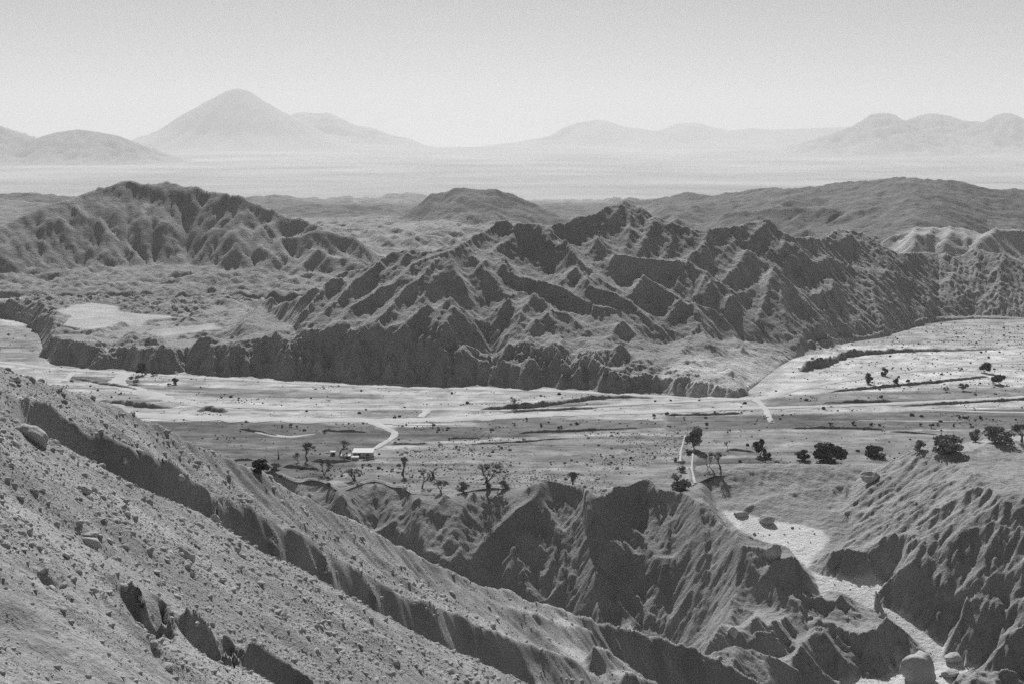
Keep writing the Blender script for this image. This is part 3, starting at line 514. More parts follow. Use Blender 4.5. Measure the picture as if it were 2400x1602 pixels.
# cone hill in the wash and left-bank hills stand on the bed; front ridges have explicit depth
trace(N, n_base, [[(1914,1322,0.3),(1940,1293,4.0),(1972,1277,6.5),(2014,1290,5.0),(2045,1306,2.5),(2075,1322,0.5)], [(1972,1277,6.5),(1962,1308,3.5),(1957,1336,0.5)],
 ((1.0,6.0),[(1897,1424),(1939,1398),(1972,1385)]), ((6.0,0.5),[(1972,1385),(1988,1396),(2009,1415)]), ((6.0,3.0),[(1972,1386),(1965,1410),(1950,1432)]),
 (6.5,[(1796,1459),(1850,1438),(1885,1442),(1909,1443),(1927,1455),(1958,1462),(1981,1474),(2014,1480),(2051,1473),(2072,1450),(2079,1445)]), ((6.0,0.8),[(2079,1445),(2098,1466),(2119,1485),(2133,1508)]), (4.0,[(1965,1431),(1990,1450),(2005,1468)]),
 (8.0,[(1873,1504),(1904,1487),(1918,1467),(1944,1483),(1970,1510)]), ((8.0,2.0),[(1906,1492),(1925,1525),(1955,1565)]), ((7.5,2.0),[(1930,1476),(1960,1520),(1990,1560)]), ((8.0,4.0),[(1890,1498),(1900,1540),(1915,1580)]), ((6.0,1.5),[(1958,1465),(1990,1510),(2030,1555)]), (6.0,[(1909,1445),(1880,1475),(1850,1500)]),
 ((6.5,1.0),[(2051,1476),(2084,1490),(2119,1508)]), ((6.0,1.0),[(2040,1480),(2060,1520),(2085,1555)])], 5, 180, 420, jit=1.2)
trace3(N, [RE, RF, [(1719,1516,225),(1725,1560,215),(1720,1610,205)], [(1785,1530,228),(1830,1580,220),(1860,1620,214)], [(1574,1523,204),(1600,1560,198),(1632,1602,193)], [(1528,1506,196),(1561,1563,186)], [(1658,1538,217),(1670,1580,209),(1690,1620,202)],
 [(2236,1595,262),(2271,1572,266),(2288,1568,267),(2318,1579,266),(2339,1569,268),(2360,1572,268),(2420,1600,267)], [(2339,1570,268),(2335,1600,262),(2325,1640,256)], [(2288,1568,267),(2275,1600,260),(2260,1640,254)]], jit=1.2)
bed = [(1690,1195),(1740,1200),(1790,1215),(1860,1225),(1925,1240),(1945,1262),(1930,1285),(1903,1305),(1893,1335),(1925,1345),(1960,1352),(2055,1352),(2075,1365),(2052,1398),(2068,1417),(2119,1433),(2147,1461),(2190,1497),(2215,1505),(2210,1535),(2255,1553),(2300,1562),(2240,1585),(2215,1620),(2060,1640),(1960,1640),(1940,1600),(2000,1590),(2080,1585),(2110,1575),(2150,1590),(2180,1575),(2185,1540),(2150,1505),(2110,1470),(2085,1445),(2050,1430),(2010,1410),(1985,1392),(1960,1383),(1935,1396),(1920,1408),(1918,1380),(1905,1345),(1880,1318),(1850,1290),(1800,1275),(1770,1260),(1730,1240)]
zfl = _zf(N.Y); bX, bY = project(N.X, N.Y, zfl); bedm = inpoly(bX, bY, bed) & (N.cn == 0)
base = n_base(N.X, N.Y)
N.area(bedm, zfl)
Z = N.solve(base, 13.0)
xN = pxu(N.X, N.Y); bs = blur(bedm.astype(float), 3)
rgt = sstep(1880, 2000, xN)*sstep(400, 330, N.Y)
amp = (1-bs)*sstep(-0.5, -2.5, Z-0.0*Z)*np.where((N.Y > rimD(xN)-1) & (xN < 1600), 0, 1)+0.0
amp = np.where(xN > 1600, (1-bs)*0.8, amp); amp = blur(amp, 2)
Z = Z+0.35*fbm(N.X/4, N.Y/4, 4, 50)*amp
Z = erode(N, Z, np.clip(amp, 0, 1)*(1-bs), 0.007, 0.5, 4, 1.25, fill=False)
Z = Z+N.gullies(Z, 8.0, 0.22, 51, sharp=True, freq=0.9)*amp*(1+1.6*rgt)
Z = Z+N.gullies(Z, 3.6, 0.2, 52, sm=2, sharp=True, freq=0.9)*amp*(1+1.2*rgt)
Z = Z+N.gullies(Z, 1.7, 0.16, 53, sm=1)*amp
Z = Z+0.18*fbm(N.X/1.6, N.Y/1.6, 4, 54)*np.clip(amp+0.15, 0, 1)+0.5*rgt*(1-bs)*fbm(N.X/9, N.Y/9, 3, 55)
Z = Z+bs*0.10*fbm(N.X/2.0, N.Y/1.0, 3, 56)
toneN = 0.28+0.03*fbm(N.X/14, N.Y/14, 3, 57)+0.34*bs
toneN = toneN+0.14*sstep(2050, 2200, xN)*sstep(350, 372, N.Y)+0.03*sstep(1600, 1750, xN)
ZN = Z
xN_, toneN_ = xN, toneN

# ================================================================== foreground scree spurs (12 - 215 m)
CREST = [(-450,715,64),(-350,745,66),(-150,795,70),(0,850,74),(100,885,76.5),(250,945,82),(350,985,86),(500,1060,95),(600,1110,101),(800,1205,117),(900,1255,125),(1050,1335,138),(1200,1390,151),(1350,1435,165),(1500,1478,181),(1600,1503,191),(1680,1535,201),(1760,1580,213),(1900,1640,225)]
_cP = np.stack([at(*q) for q in catmull(CREST, 6)]); _cx = pxu(_cP[:,0], _cP[:,1])
def f_plane(X, D):
    x = pxu(X, D); dc = np.interp(x, _cx, _cP[:,1]); zc = np.interp(x, _cx, _cP[:,2])
    z = np.maximum(90.7-0.716*X-0.382*D, -45.0)
    return np.maximum(np.where(D > dc, np.minimum(z, zc-0.62*(D-dc)), z), -45.0)
G = Fan(19, 232, -330, 1930, 0.0018, 0.0027)
trace3(G, [
 CREST,
 [(-350,800,55),(-150,875,59),(0,963,62),(112,1032,66),(217,1090,70),(330,1162,73.5),(426,1219,77),(545,1281,81),(681,1359,86),(800,1420,91),(923,1475,97),(1072,1529,106),(1212,1594,114),(1330,1650,121)],
 [(-150,830,65),(0,922,67),(60,945,68.6),(120,950,70),(179,985,71.4),(245,1012,73.5),(307,1050,75.5),(370,1078,78),(447,1124,81),(500,1158,83),(545,1170,85),(596,1196,87.6),(640,1226,90),(698,1250,92.7),(743,1272,95),(800,1305,97.5),(868,1352,100.3),(916,1374,103),(1038,1427,111),(1175,1485,119),(1328,1543,129),(1389,1600,133)],
 [(30,1012,65.2),(140,1090,69.6),(250,1155,73),(350,1222,76.2),(440,1280,79.3),(560,1345,83.6),(700,1425,88.6),(820,1485,93.6),(945,1540,100),(1090,1592,108.6),(1230,1660,117.5)],
 [(493,1165,82),(508,1195,80.6),(512,1225,79.8)], [(640,1230,90),(655,1275,87.2),(655,1325,85.2)], [(768,1304,95),(778,1330,93),(785,1365,91.2)], [(868,1366,99.5),(884,1385,98.2),(890,1440,96.5)],
 [(1021,1345,134),(1120,1400,139),(1250,1440,148),(1390,1475,160)], [(1045,1400,121),(1107,1447,121),(1158,1468,124),(1230,1498,129)], [(1389,1505,142),(1470,1560,150),(1540,1605,158)], [(1464,1575,140),(1495,1570,144),(1545,1602,150)],
 ], jit=0.9)
# nearest slope: small gullies, a lip on the scree plane with a steep camera-facing wall under it
def gully(lip, floor, up=0.12, near=0.972):
    a = catmull(lip, 6); b = catmull(floor, 6); t = np.linspace(0, 1, 40)
    a = np.stack([np.interp(t, np.linspace(0, 1, len(a)), a[:,k]) for k in (0, 1)], 1); b = np.stack([np.interp(t, np.linspace(0, 1, len(b)), b[:,k]) for k in (0, 1)], 1)
    P = meet(a[:,0], a[:,1], f_plane, up, 12, 230); G.line3(P, 0.3)
    G.line3(np.stack([at(x, y, d*near) for (x, y), d in zip(b, P[:,1])]), 0.3)
gully([(0,1321),(51,1315),(90,1326),(128,1349),(149,1367),(163,1398)], [(12,1332),(50,1345),(80,1358),(115,1380),(140,1398),(158,1408)])
gully([(108,1308),(136,1328),(160,1350),(166,1372)], [(108,1318),(130,1340),(150,1362),(160,1380)])
gully([(164,1323),(195,1344),(213,1364),(231,1395),(256,1426),(282,1446),(320,1468)], [(164,1332),(183,1354),(203,1385),(226,1418),(252,1446),(280,1466),(318,1486)])
gully([(262,1372),(300,1384),(330,1402),(345,1420),(379,1428),(436,1444),(487,1464),(538,1495),(600,1520),(680,1560),(790,1620)], [(258,1386),(285,1412),(308,1445),(322,1470),(345,1505),(375,1540),(410,1570),(450,1600),(500,1630),(580,1660),(700,1690)], 0.15, 0.96)
gully([(136,1448),(165,1480),(195,1525),(225,1575),(250,1615)], [(134,1460),(155,1498),(180,1545),(205,1595),(228,1635)])
gully([(168,1455),(205,1495),(240,1545),(275,1605)], [(172,1470),(200,1512),(232,1562),(262,1620)])
base = f_plane(G.X, G.Y); Z = blur(G.solve(base, 18.0), 2); nw = sstep(56, 46, G.Y); Z = Z*(1-nw)+blur(Z, 7)*nw
xG = pxu(G.X, G.Y); kD = G.Y/80
Z = Z+G.gullies(Z, 13.0, 0.45, 70, sm=6, smin=0.2, smax=0.7)
Z = Z+G.gullies(Z, 6.0, 0.35, 71, smin=0.3, smax=1.0)
Z = Z+G.gullies(Z, 2.2, 0.16, 72, sm=2, smin=0.3, smax=1.0)
Z = Z+0.35*fbm(G.X/7, G.Y/7, 3, 73)+0.12*fbm(G.X/1.3, G.Y/1.3, 4, 74)*np.clip(kD, 0.4, 1.4)
gx, gy = G.grad(Z); slopeG = np.sqrt(gx*gx+gy*gy)
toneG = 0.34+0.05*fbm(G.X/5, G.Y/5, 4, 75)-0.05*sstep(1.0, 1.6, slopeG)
ZG = Z
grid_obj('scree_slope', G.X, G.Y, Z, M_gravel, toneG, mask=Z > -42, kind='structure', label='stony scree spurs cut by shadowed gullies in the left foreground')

grid_obj('gully_banks', N.X, N.Y, ZN, M_near, toneN, mask=(ZN > -36) & (ZN > G.sample(ZG, N.X, N.Y)-0.8) & ~((N.Y > rimD(xN)+18) & (xN < 1600)) & (N.Y < 412), kind='structure', label='sharp clay spurs and rounded banks around the pale dry wash')
# ================================================================== valley floor
vx = np.linspace(-200, 2600, 430); nv = 240
vD0 = np.maximum(backD(vx)-1.5, 300.0); t = np.linspace(0, 1, nv)[:, None]
vD1 = np.minimum(815.0, footD(vx)+14); vD = 1/((1-t)/vD0[None, :]+t/vD1[None, :])                              # rows evenly spaced in the picture
VX = (vx[None, :]-CX)/F*vD; VY = vD+0*VX
VZ = 0.10*fbm(VX/9, VY/9, 3, 81)*sstep(0, 6, VY-vD0[None, :])
_px, _py = project(VX, VY, VZ*0); wq = 9*fbm(VX/30, VY/30, 3, 82); _px = _px+wq; _py = _py+wq*0.25
tv = np.full(VX.shape, 0.37)
def field(poly, v, soft=0):
    global tv
    m = inpoly(_px, _py, poly); 
    w = blur(m.astype(float), soft) if soft else m
    tv = tv*(1-w)+v*w
field([(-300,740),(90,770),(92,850),(-300,848)], 0.24, 2)
field([(-300,982),(330,986),(880,991),(885,1003),(930,1013),(930,1024),(860,1056),(830,1082),(560,1110),(-300,1110)], 0.14, 2)
field([(300,985),(640,990),(700,1003),(660,1022),(330,1004)], 0.115, 1)
field([(560,1060),(840,1082),(830,1100),(760,1130),(560,1110)], 0.13, 2)
field([(935,1000),(1180,1000),(1240,1010),(1130,1030),(925,1034)], 0.13, 2)
field([(1100,975),(1560,985),(1560,1012),(1330,1012),(1180,1030),(1130,1000)], 0.15, 2)
field([(870,1058),(1130,1035),(1350,1020),(1620,1010),(1600,1180),(1000,1180),(760,1150)], 0.23, 3)
field([(1120,1032),(1300,1015),(1600,1000),(1610,1020),(1340,1028),(1140,1043)], 0.255, 1)
field([(1560,975),(2700,952),(2700,1008),(1950,1005),(1560,1010)], 0.145, 2)
field([(1610,1010),(2700,1005),(2700,1090),(1610,1090)], 0.235, 3)
field([(1630,1074),(1790,1072),(1870,1082),(2010,1090),(2010,1130),(1620,1130)], 0.12, 2)
field([(1800,930),(2000,918),(2400,905),(2700,890),(2700,930),(2400,936),(1800,948)], 0.22, 2)
field([(1780,948),(2120,942),(2120,949),(1780,954)], 0.13, 1)
field([(230,912),(420,945),(400,955),(300,951),(230,930)], 0.28, 2)
field([(330,900),(900,925),(900,935),(500,928),(330,908)], 0.22, 2)
field([(150,880),(330,893),(330,905),(170,892)], 0.16, 2)
field([(840,962),(1000,962),(1000,978),(840,976)], 0.22, 2)
field([(1150,955),(1430,940),(1430,950),(1150,962)], 0.20, 2)
field([(780,1010),(905,1012),(905,1020),(780,1020)], 0.12, 1)
field([(2000,752),(2440,752),(2440,800),(2120,806),(2020,790)], 0.33, 3)
field([(1880,800),(2440,815),(2440,905),(1960,918),(1830,928),(1790,935)], 0.46, 3)
field([(1130,1041),(1400,1047),(1600,1050),(1600,1130),(1300,1120)], 0.22, 2)
pat = fbm(_px/70, _py/7, 4, 83); tv = tv*(1+0.30*np.clip(pat, -1, 1)); tv = tv*(1-0.38*sstep(0.25, 0.75, fbm(_px/26, _py/3.5, 3, 84)))
tv = tv*(1-0.38*sstep(0.15, 0.6, fbm(VX/80, VY/6.5, 4, 86)))*(1+0.25*sstep(0.2, 0.6, fbm(VX/60, VY/5, 3, 87))); tv = np.clip(tv, 0.06, 0.62)
grid_obj('valley_floor', VX, VY, VZ, M_valley, tv, kind='structure', label='flat valley floor with pale sand and dark grazed fields')
NV = (vx, vD0)

# ================================================================== far plain and mountains
pD = 2400*np.exp(np.linspace(0, math.log(34000/2400), 190)); pu = np.linspace(-0.9, 0.9, 200)
PX = pD[:, None]*pu[None, :]; PY = pD[:, None]+0*PX
pz = lambda D: -28+420*np.clip((D-3500)/17000, 0, 1)**1.75
PZ = pz(PY)+3*fbm(PX/900, PY/900, 3, 91)*np.clip(PY/6000, 0, 3)
toneP = 0.33+0.09*fbm(PX/1500, PY/1500, 6, 92, 0.62)
grid_obj('salt_plain', PX, PY, PZ, M_far, toneP, kind='structure', label='pale hazy desert plain rising to the mountains')
def mountain(name, label, sky_px, D0, depth, seed, tone=0.22, rugged=0.13, cone=None):
    s = np.array(sky_px, float); P = np.stack([at(x, y, D0) for x, y in s]); xs, zs = P[:,0], P[:,2]
    w = xs[-1]-xs[0]; ground = pz(np.array([D0]))[0]-60
    z0, z1 = zs[0]-ground, zs[-1]-ground                        # long skirts on both sides
    tx = np.linspace(0.08, 0.5, 7); xs = np.r_[xs[0]-tx[::-1]*w, xs, xs[-1]+tx*w]
    zs = np.r_[ground+z0*np.exp(-tx[::-1]*7)-40*tx[::-1], zs, ground+z1*np.exp(-tx*7)-40*tx]
    X = np.linspace(xs[0], xs[-1], 260 if cone else 130); t = np.linspace(-1, 1, 90 if cone else 60); t = np.sign(t)*np.abs(t)**1.3
    XX = X[None, :]+0*t[:, None]; TT = t[:, None]+0*XX; YY = D0+TT*depth
    if cone is not None:
        cx0 = at(cone[0], cone[1], D0)[0]; R = np.sqrt((XX-cx0)**2+(YY-D0)**2); k = np.abs(XX-cx0)/np.maximum(R, 1)
        one = np.interp(cx0+np.sign(XX-cx0)*R, xs, zs, left=ground-60, right=ground-60)
        both = 0.5*(np.interp(cx0+R, xs, zs, right=ground-60)+np.interp(cx0-R, xs, zs, left=ground-60))
        ZZ = one*k+both*(1-k)-ground
        ang = np.arctan2(YY-D0, XX-cx0); gul = ridged(ang*6.0, R*0.0004, 3, seed+3)-1.0
    else:
        wob = 0.12*w*fbm(XX/(0.35*w), YY/(0.35*w), 3, seed)*np.abs(TT)
        H = np.interp(XX+wob, xs, zs)-ground; ZZ = H*(1-np.abs(TT))**1.35-30*np.abs(TT)
        gul = ridged(XX/(0.09*w), YY/(0.14*w), 4, seed+3)-1.0
    top = np.max(ZZ); rel = np.clip(ZZ/top, 0, 1); edge = np.clip(np.abs(YY-D0)/(0.12*depth), 0, 1)
    ZZ = ZZ+rugged*top*gul*edge*np.clip(rel*3, 0, 1)+0.012*top*fbm(XX/(0.02*w), XX*0+seed, 3, seed+7)*np.clip(rel*3, 0, 1)
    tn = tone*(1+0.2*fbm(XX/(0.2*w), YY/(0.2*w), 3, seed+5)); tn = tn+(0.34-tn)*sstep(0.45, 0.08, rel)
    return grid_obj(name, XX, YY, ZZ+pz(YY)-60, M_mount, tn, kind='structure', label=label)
mountain('mountain', 'dark low mountain flank at the left edge of the skyline', [(-260,268),(-150,262),(-60,275),(0,295),(41,311),(82,323),(140,345),(200,362)], 13500, 2200, 201, 0.16)
mountain('mountain', 'rounded dark hill left of the great volcano', [(20,350),(82,325),(128,311),(184,303),(240,311),(276,318),(317,334),(368,356),(420,372)], 13000, 2000, 202, 0.16)
mountain('volcano', 'tall symmetrical volcano cone with a small flat top', [(90,392),(200,362),(301,334),(337,323),(378,308),(434,270),(490,237),(531,214),(552,208),(577,210),(613,234),(659,260),(690,277),(766,318),(850,345),(950,362),(1040,378)], 20500, 5600, 203, 0.22, 0.07, cone=(564,208))
mountain('mountain', 'flat-shouldered peak just right of the volcano', [(600,330),(650,290),(679,270),(705,262),(736,265),(771,264),(797,275),(833,294),(874,300),(920,318),(966,326),(991,339),(1042,349),(1120,356)], 23000, 3600, 204, 0.22)
mountain('mountain', 'broad pale mountain right of the skyline gap', [(1000,358),(1080,348),(1200,336),(1251,326),(1292,318),(1317,300),(1353,288),(1404,280),(1430,285),(1455,295),(1532,306),(1640,325),(1750,345)], 25000, 3800, 205, 0.24)
mountain('mountain', 'low twin-topped mountain in the right centre skyline', [(1440,330),(1547,306),(1588,288),(1639,288),(1670,298),(1711,306),(1762,300),(1813,304),(1900,301),(1997,297),(2100,300),(2250,300),(2420,300),(2600,302)], 26500, 3600, 206, 0.26)
mountain('mountain', 'steep dark peak, leftmost of the three at right', [(1850,345),(1940,318),(1997,297),(2028,277),(2043,267),(2079,264),(2099,270),(2120,283),(2180,305),(2260,330)], 17500, 2400, 207, 0.2)
mountain('mountain', 'middle peak of the three at the right skyline', [(2050,315),(2120,283),(2150,272),(2181,265),(2222,270),(2257,283),(2309,286),(2360,310)], 19000, 2300, 208, 0.2)
mountain('mountain', 'rightmost sharp peak at the edge of the skyline', [(2180,330),(2260,305),(2309,286),(2334,270),(2355,264),(2375,267),(2400,278),(2450,300),(2520,325),(2600,345)], 17500, 2400, 209, 0.2)

# the air: one closed haze box round camera and land
bm = bmesh.new(); bmesh.ops.create_cube(bm, size=1.0)
for v in bm.verts: v.co = Vector((v.co.x*76000, 17000+v.co.y*37000, (v.co.z+0.5)*2100-120))
hm = bpy.data.meshes.new('haze'); bm.to_mesh(hm); bm.free(); haze = bpy.data.objects.new('haze', hm); col.objects.link(haze); haze['kind'] = 'stuff'; haze['label'] = 'pale desert haze in the distance'
hmat = bpy.data.materials.new('haze_air'); hmat.use_nodes = True; ht_ = hmat.node_tree; ht_.nodes.clear()
ho = ht_.nodes.new('ShaderNodeOutputMaterial'); hv = ht_.nodes.new('ShaderNodeVolumePrincipled')
hv.inputs['Color'].default_value = (0.94, 0.94, 0.94, 1); hv.inputs['Density'].default_value = 6.0e-5; hv.inputs['Anisotropy'].default_value = 0.1
ht_.links.new(hv.outputs[0], ho.inputs['Volume']); hm.materials.append(hmat)


# ================================================================== things
def ground(X, D):
    z = np.maximum(N.sample(ZN, X, D), G.sample(ZG, X, D)); z = np.maximum(z, C.sample(ZC, X, D))
    x = pxu(np.asarray(X, float), D); inv = (D > np.interp(x, NV[0], NV[1])) & (D < 815)
    return np.where(inv, np.maximum(z, 0.0), z)
def hit(x, y, D0=14, D1=1200):
    P = meet(np.atleast_1d(x), np.atleast_1d(y), ground, 0.0, D0, D1, 2600); return P
def tag(o, label, cat, group=None):
    o['label'] = label; o['category'] = cat
    if group: o['group'] = group
    return o
def empty(name, loc, rz=0.0):
    o = bpy.data.objects.new(name, None); col.objects.link(o); o.location = loc; o.rotation_euler = (0, 0, rz); return o
class MB:
    def __init__(s): s.v = []; s.f = []
    def tube(s, p, r, n=5, cap=False):
        """tapered tube along points"""
        p = [Vector(q) for q in p]; b0 = len(s.v); k = len(p)
        for i in range(k):
            d = (p[min(i+1, k-1)]-p[max(i-1, 0)]); d = d.normalized() if d.length > 1e-6 else Vector((0, 0, 1))
            a = d.cross(Vector((0.31, 0.9, 0.27))).normalized(); b = d.cross(a)
            for j in range(n):
                t = 2*math.pi*j/n; s.v.append(p[i]+(a*math.cos(t)+b*math.sin(t))*r[i])
        for i in range(k-1):
            for j in range(n):
                s.f.append((b0+i*n+j, b0+i*n+(j+1) % n, b0+(i+1)*n+(j+1) % n, b0+(i+1)*n+j))
    def quad(s, c, a, b):
        k = len(s.v); s.v += [c-a-b, c+a-b, c+a+b, c-a+b]; s.f.append((k, k+1, k+2, k+3))
    def box(s, c, sz, rz=0.0, jit=0.0):
        k = len(s.v); cs, sn = math.cos(rz), math.sin(rz)
        for z in (-.5, .5):
            for x, y in ((-.5,-.5),(.5,-.5),(.5,.5),(-.5,.5)):
                X, Y = x*sz[0]+random.uniform(-jit, jit), y*sz[1]+random.uniform(-jit, jit)
                s.v.append(Vector((c[0]+X*cs-Y*sn, c[1]+X*sn+Y*cs, c[2]+z*sz[2]+random.uniform(-jit, jit))))
        for q in ((0,3,2,1),(4,5,6,7),(0,1,5,4),(1,2,6,5),(2,3,7,6),(3,0,4,7)): s.f.append(tuple(k+i for i in q))
    def build(s, name, mat, parent=None, smooth=False):
        me = bpy.data.meshes.new(name); me.from_pydata([tuple(v) for v in s.v], [], s.f); me.materials.append(mat)
        if smooth: me.polygons.foreach_set('use_smooth', [True]*len(me.polygons))
        o = bpy.data.objects.new(name, me); col.objects.link(o); o.parent = parent; return o
def plain(name, v, rough=0.9, var=0.25, scale=2.0):
    return earth(name, 1.0, var, 0.0, scale, attr=False, base=v, rough=rough)
M_bark = plain('bark', 0.09); M_twig = plain('bare_twigs', 0.16); M_leaf = plain('dark_leaves', 0.115, var=0.5, scale=1.0); M_leaf2 = plain('grey_leaves', 0.24, var=0.45, scale=1.0); M_shrub = plain('shrub_leaves', 0.10, var=0.5, scale=1.0)
for m_ in (M_leaf, M_leaf2, M_shrub, M_twig): pass

# ---- roads and tracks (thin raised dust ribbons on the flat floor)
def ribbon(name, label, pts, w, mat=None, z=0.10, rough=0.6):
    p = catmull(pts, 8); D = depth_on(p[:,0], p[:,1], 0.0); a, _ = ray(p[:,0], p[:,1]); X = a*D
    P = np.stack([X, D], 1); seg = np.r_[0, np.cumsum(np.linalg.norm(np.diff(P, axis=0), axis=1))]
    n = int(min(max(seg[-1]/2.5, 12), 400)); s_ = np.linspace(0, seg[-1], n); P = np.stack([np.interp(s_, seg, P[:,0]), np.interp(s_, seg, P[:,1])], 1)
    T = np.gradient(P, axis=0); T /= np.linalg.norm(T, axis=1)[:, None]+1e-9; Nn = np.stack([-T[:,1], T[:,0]], 1)
    ww = np.interp(s_/max(seg[-1], 1e-6), np.linspace(0, 1, len(np.atleast_1d(w))), np.atleast_1d(w)) if np.size(w) > 1 else np.full(n, float(w))
    j1 = 1+rough*perlin(s_/6, s_*0+3.3, 5); j2 = 1+rough*perlin(s_/6, s_*0+9.1, 6)
    sec = ((-0.5, -0.12), (-0.42, 0.0), (-0.14, 0.04), (0.14, 0.04), (0.42, 0.0), (0.5, -0.12))
    V = []; 
    for o_, dz in sec:
        jj = np.where(o_ < 0, j1, j2)
        q = P+Nn*(o_*ww*jj)[:, None]; V.append(np.stack([q[:,0], q[:,1], np.full(n, z+dz)], 1))
    V = np.stack(V, 1).reshape(-1, 3); m = len(sec); i = np.arange(n*m).reshape(n, m)
    Q = np.stack([i[:-1,:-1], i[1:,:-1], i[1:,1:], i[:-1,1:]], -1).reshape(-1, 4)
    return mesh_np(name, V, Q, mat or M_sand, kind='structure', label=label)
M_wash = plain('footpath_dust', 0.42)
ribbon('road', 'pale dirt road along the foot of the badlands', [(-60,842),(30,852),(100,861),(190,868),(300,875),(500,886),(700,897),(900,906),(1100,911),(1300,916),(1500,926),(1650,933),(1770,934),(1830,922),(1900,905),(2000,888),(2100,873),(2250,857),(2400,842),(2520,830)], 4.6, z=0.16)
ribbon('road', 'winding dirt road branching from the badlands road', [(305,876),(288,881),(275,893),(290,905),(340,920),(400,935),(480,948),(560,953),(700,957),(900,958),(1050,959),(1180,961),(1300,957),(1500,946),(1700,938),(1765,934)], (7.0,8.5,7,5,4,3.5,3.5,3.5), z=0.18)
ribbon('road', 'broad white road across the middle of the valley', [(200,960),(330,972),(450,978),(600,982),(800,985),(900,986),(1000,983),(1150,978),(1300,970),(1500,965),(1750,957),(1900,953),(2100,945),(2250,938),(2400,930),(2520,924)], (7,9.5,9,9,8,6,5,4.5,4.5,4), z=0.20)
ribbon('path', 'curved driveway from the white road to the farmhouse', [(876,986),(884,994),(900,1002),(922,1011),(926,1020),(912,1031),(893,1042),(876,1052)], (5,3.6,2.8,2.4,2.0), z=0.22)
ribbon('path', 'short dusty link between the two valley roads', [(1008,958),(998,966),(984,978)], 3.4, z=0.23)
ribbon('path', 'faint twin track crossing toward the right fields', [(1772,936),(1786,950),(1797,962),(1802,975),(1809,990)], (3.4,2.6,2.6,2.0), z=0.23)
ribbon('path', 'short track by the left bend of the road', [(172,873),(160,884),(150,894)], 3.0, z=0.23)
ribbon('path', 'pale double footpath left of the tall leafy tree', [(1606,1020),(1601,1038),(1596,1058),(1594,1082)], (0.5,0.8,1.0), M_wash, z=0.2)
ribbon('path', 'thin white footpath right of the tall leafy tree', [(1626,1050),(1623,1075),(1622,1098),(1629,1132)], (0.8,0.7,0.8), M_wash, z=0.2)
ribbon('path', 'pale sandy strip in the left field', [(600,1011),(640,1019),(680,1023),(740,1016)], (1.5,3.5,3,1), z=0.12)
ribbon('path', 'light sand streak in the far right field', [(2160,958),(2260,963),(2400,966),(2500,967)], (3,2.4,3), z=0.14)
ribbon('path', 'light sand streak through the right tussock field', [(2010,985),(2100,986),(2200,987),(2260,986)], (1.0,2.0,1.0), z=0.14)
ribbon('path', 'pale strip in front of the white road', [(920,994),(990,995),(1080,995)], (1.5,2.2,1.0), z=0.13)

# ---- earth banks and field walls
def bank(name, label, pts, h, w=1.6, mat=None, structure=True, stones=False):
    p = catmull(pts, 8); D = depth_on(p[:,0], p[:,1], 0.0); a, _ = ray(p[:,0], p[:,1]); P = np.stack([a*D, D], 1)
    seg = np.r_[0, np.cumsum(np.linalg.norm(np.diff(P, axis=0), axis=1))]; n = int(min(max(seg[-1]/0.8, 10), 420)); s_ = np.linspace(0, seg[-1], n)
    P = np.stack([np.interp(s_, seg, P[:,0]), np.interp(s_, seg, P[:,1])], 1); T = np.gradient(P, axis=0); T /= np.linalg.norm(T, axis=1)[:, None]+1e-9; Nn = np.stack([-T[:,1], T[:,0]], 1)
    hs = np.interp(np.linspace(0, 1, n), np.linspace(0, 1, max(len(np.atleast_1d(h)), 2)), np.atleast_1d(h) if np.size(h) > 1 else [h, h])
    hs = hs*np.clip(0.9+0.35*fbm(s_/5.0, s_*0+hs.sum() % 7, 3, 41), 0.12, 1.9)*np.minimum(1, np.minimum(s_, seg[-1]-s_)/2.0+0.05)
    lat = w*0.5*fbm(s_/5, s_*0+2.2, 2, 42)
    V = []
    for o_, k in ((-0.75,-0.1),(-0.45,0.55),(-0.15,1.0),(0.2,0.95),(0.55,0.4),(1.0,-0.1)):
        q = P+Nn*((o_*w)+lat)[:, None]; V.append(np.stack([q[:,0], q[:,1], np.where(k < 0, -0.15, hs*k*(1+0.35*perlin(s_/1.3, s_*0+o_*9, 43)))], 1))
    V = np.stack(V, 1).reshape(-1, 3); m = 6; i = np.arange(n*m).reshape(n, m); Q = np.stack([i[:-1,:-1], i[1:,:-1], i[1:,1:], i[:-1,1:]], -1).reshape(-1, 4)
    o = mesh_np(name, V, Q, mat or M_bank)
    if structure: o['kind'] = 'structure'; o['label'] = label
    else: tag(o, label, 'wall', 'low dry walls and banks round the fields')
    return o
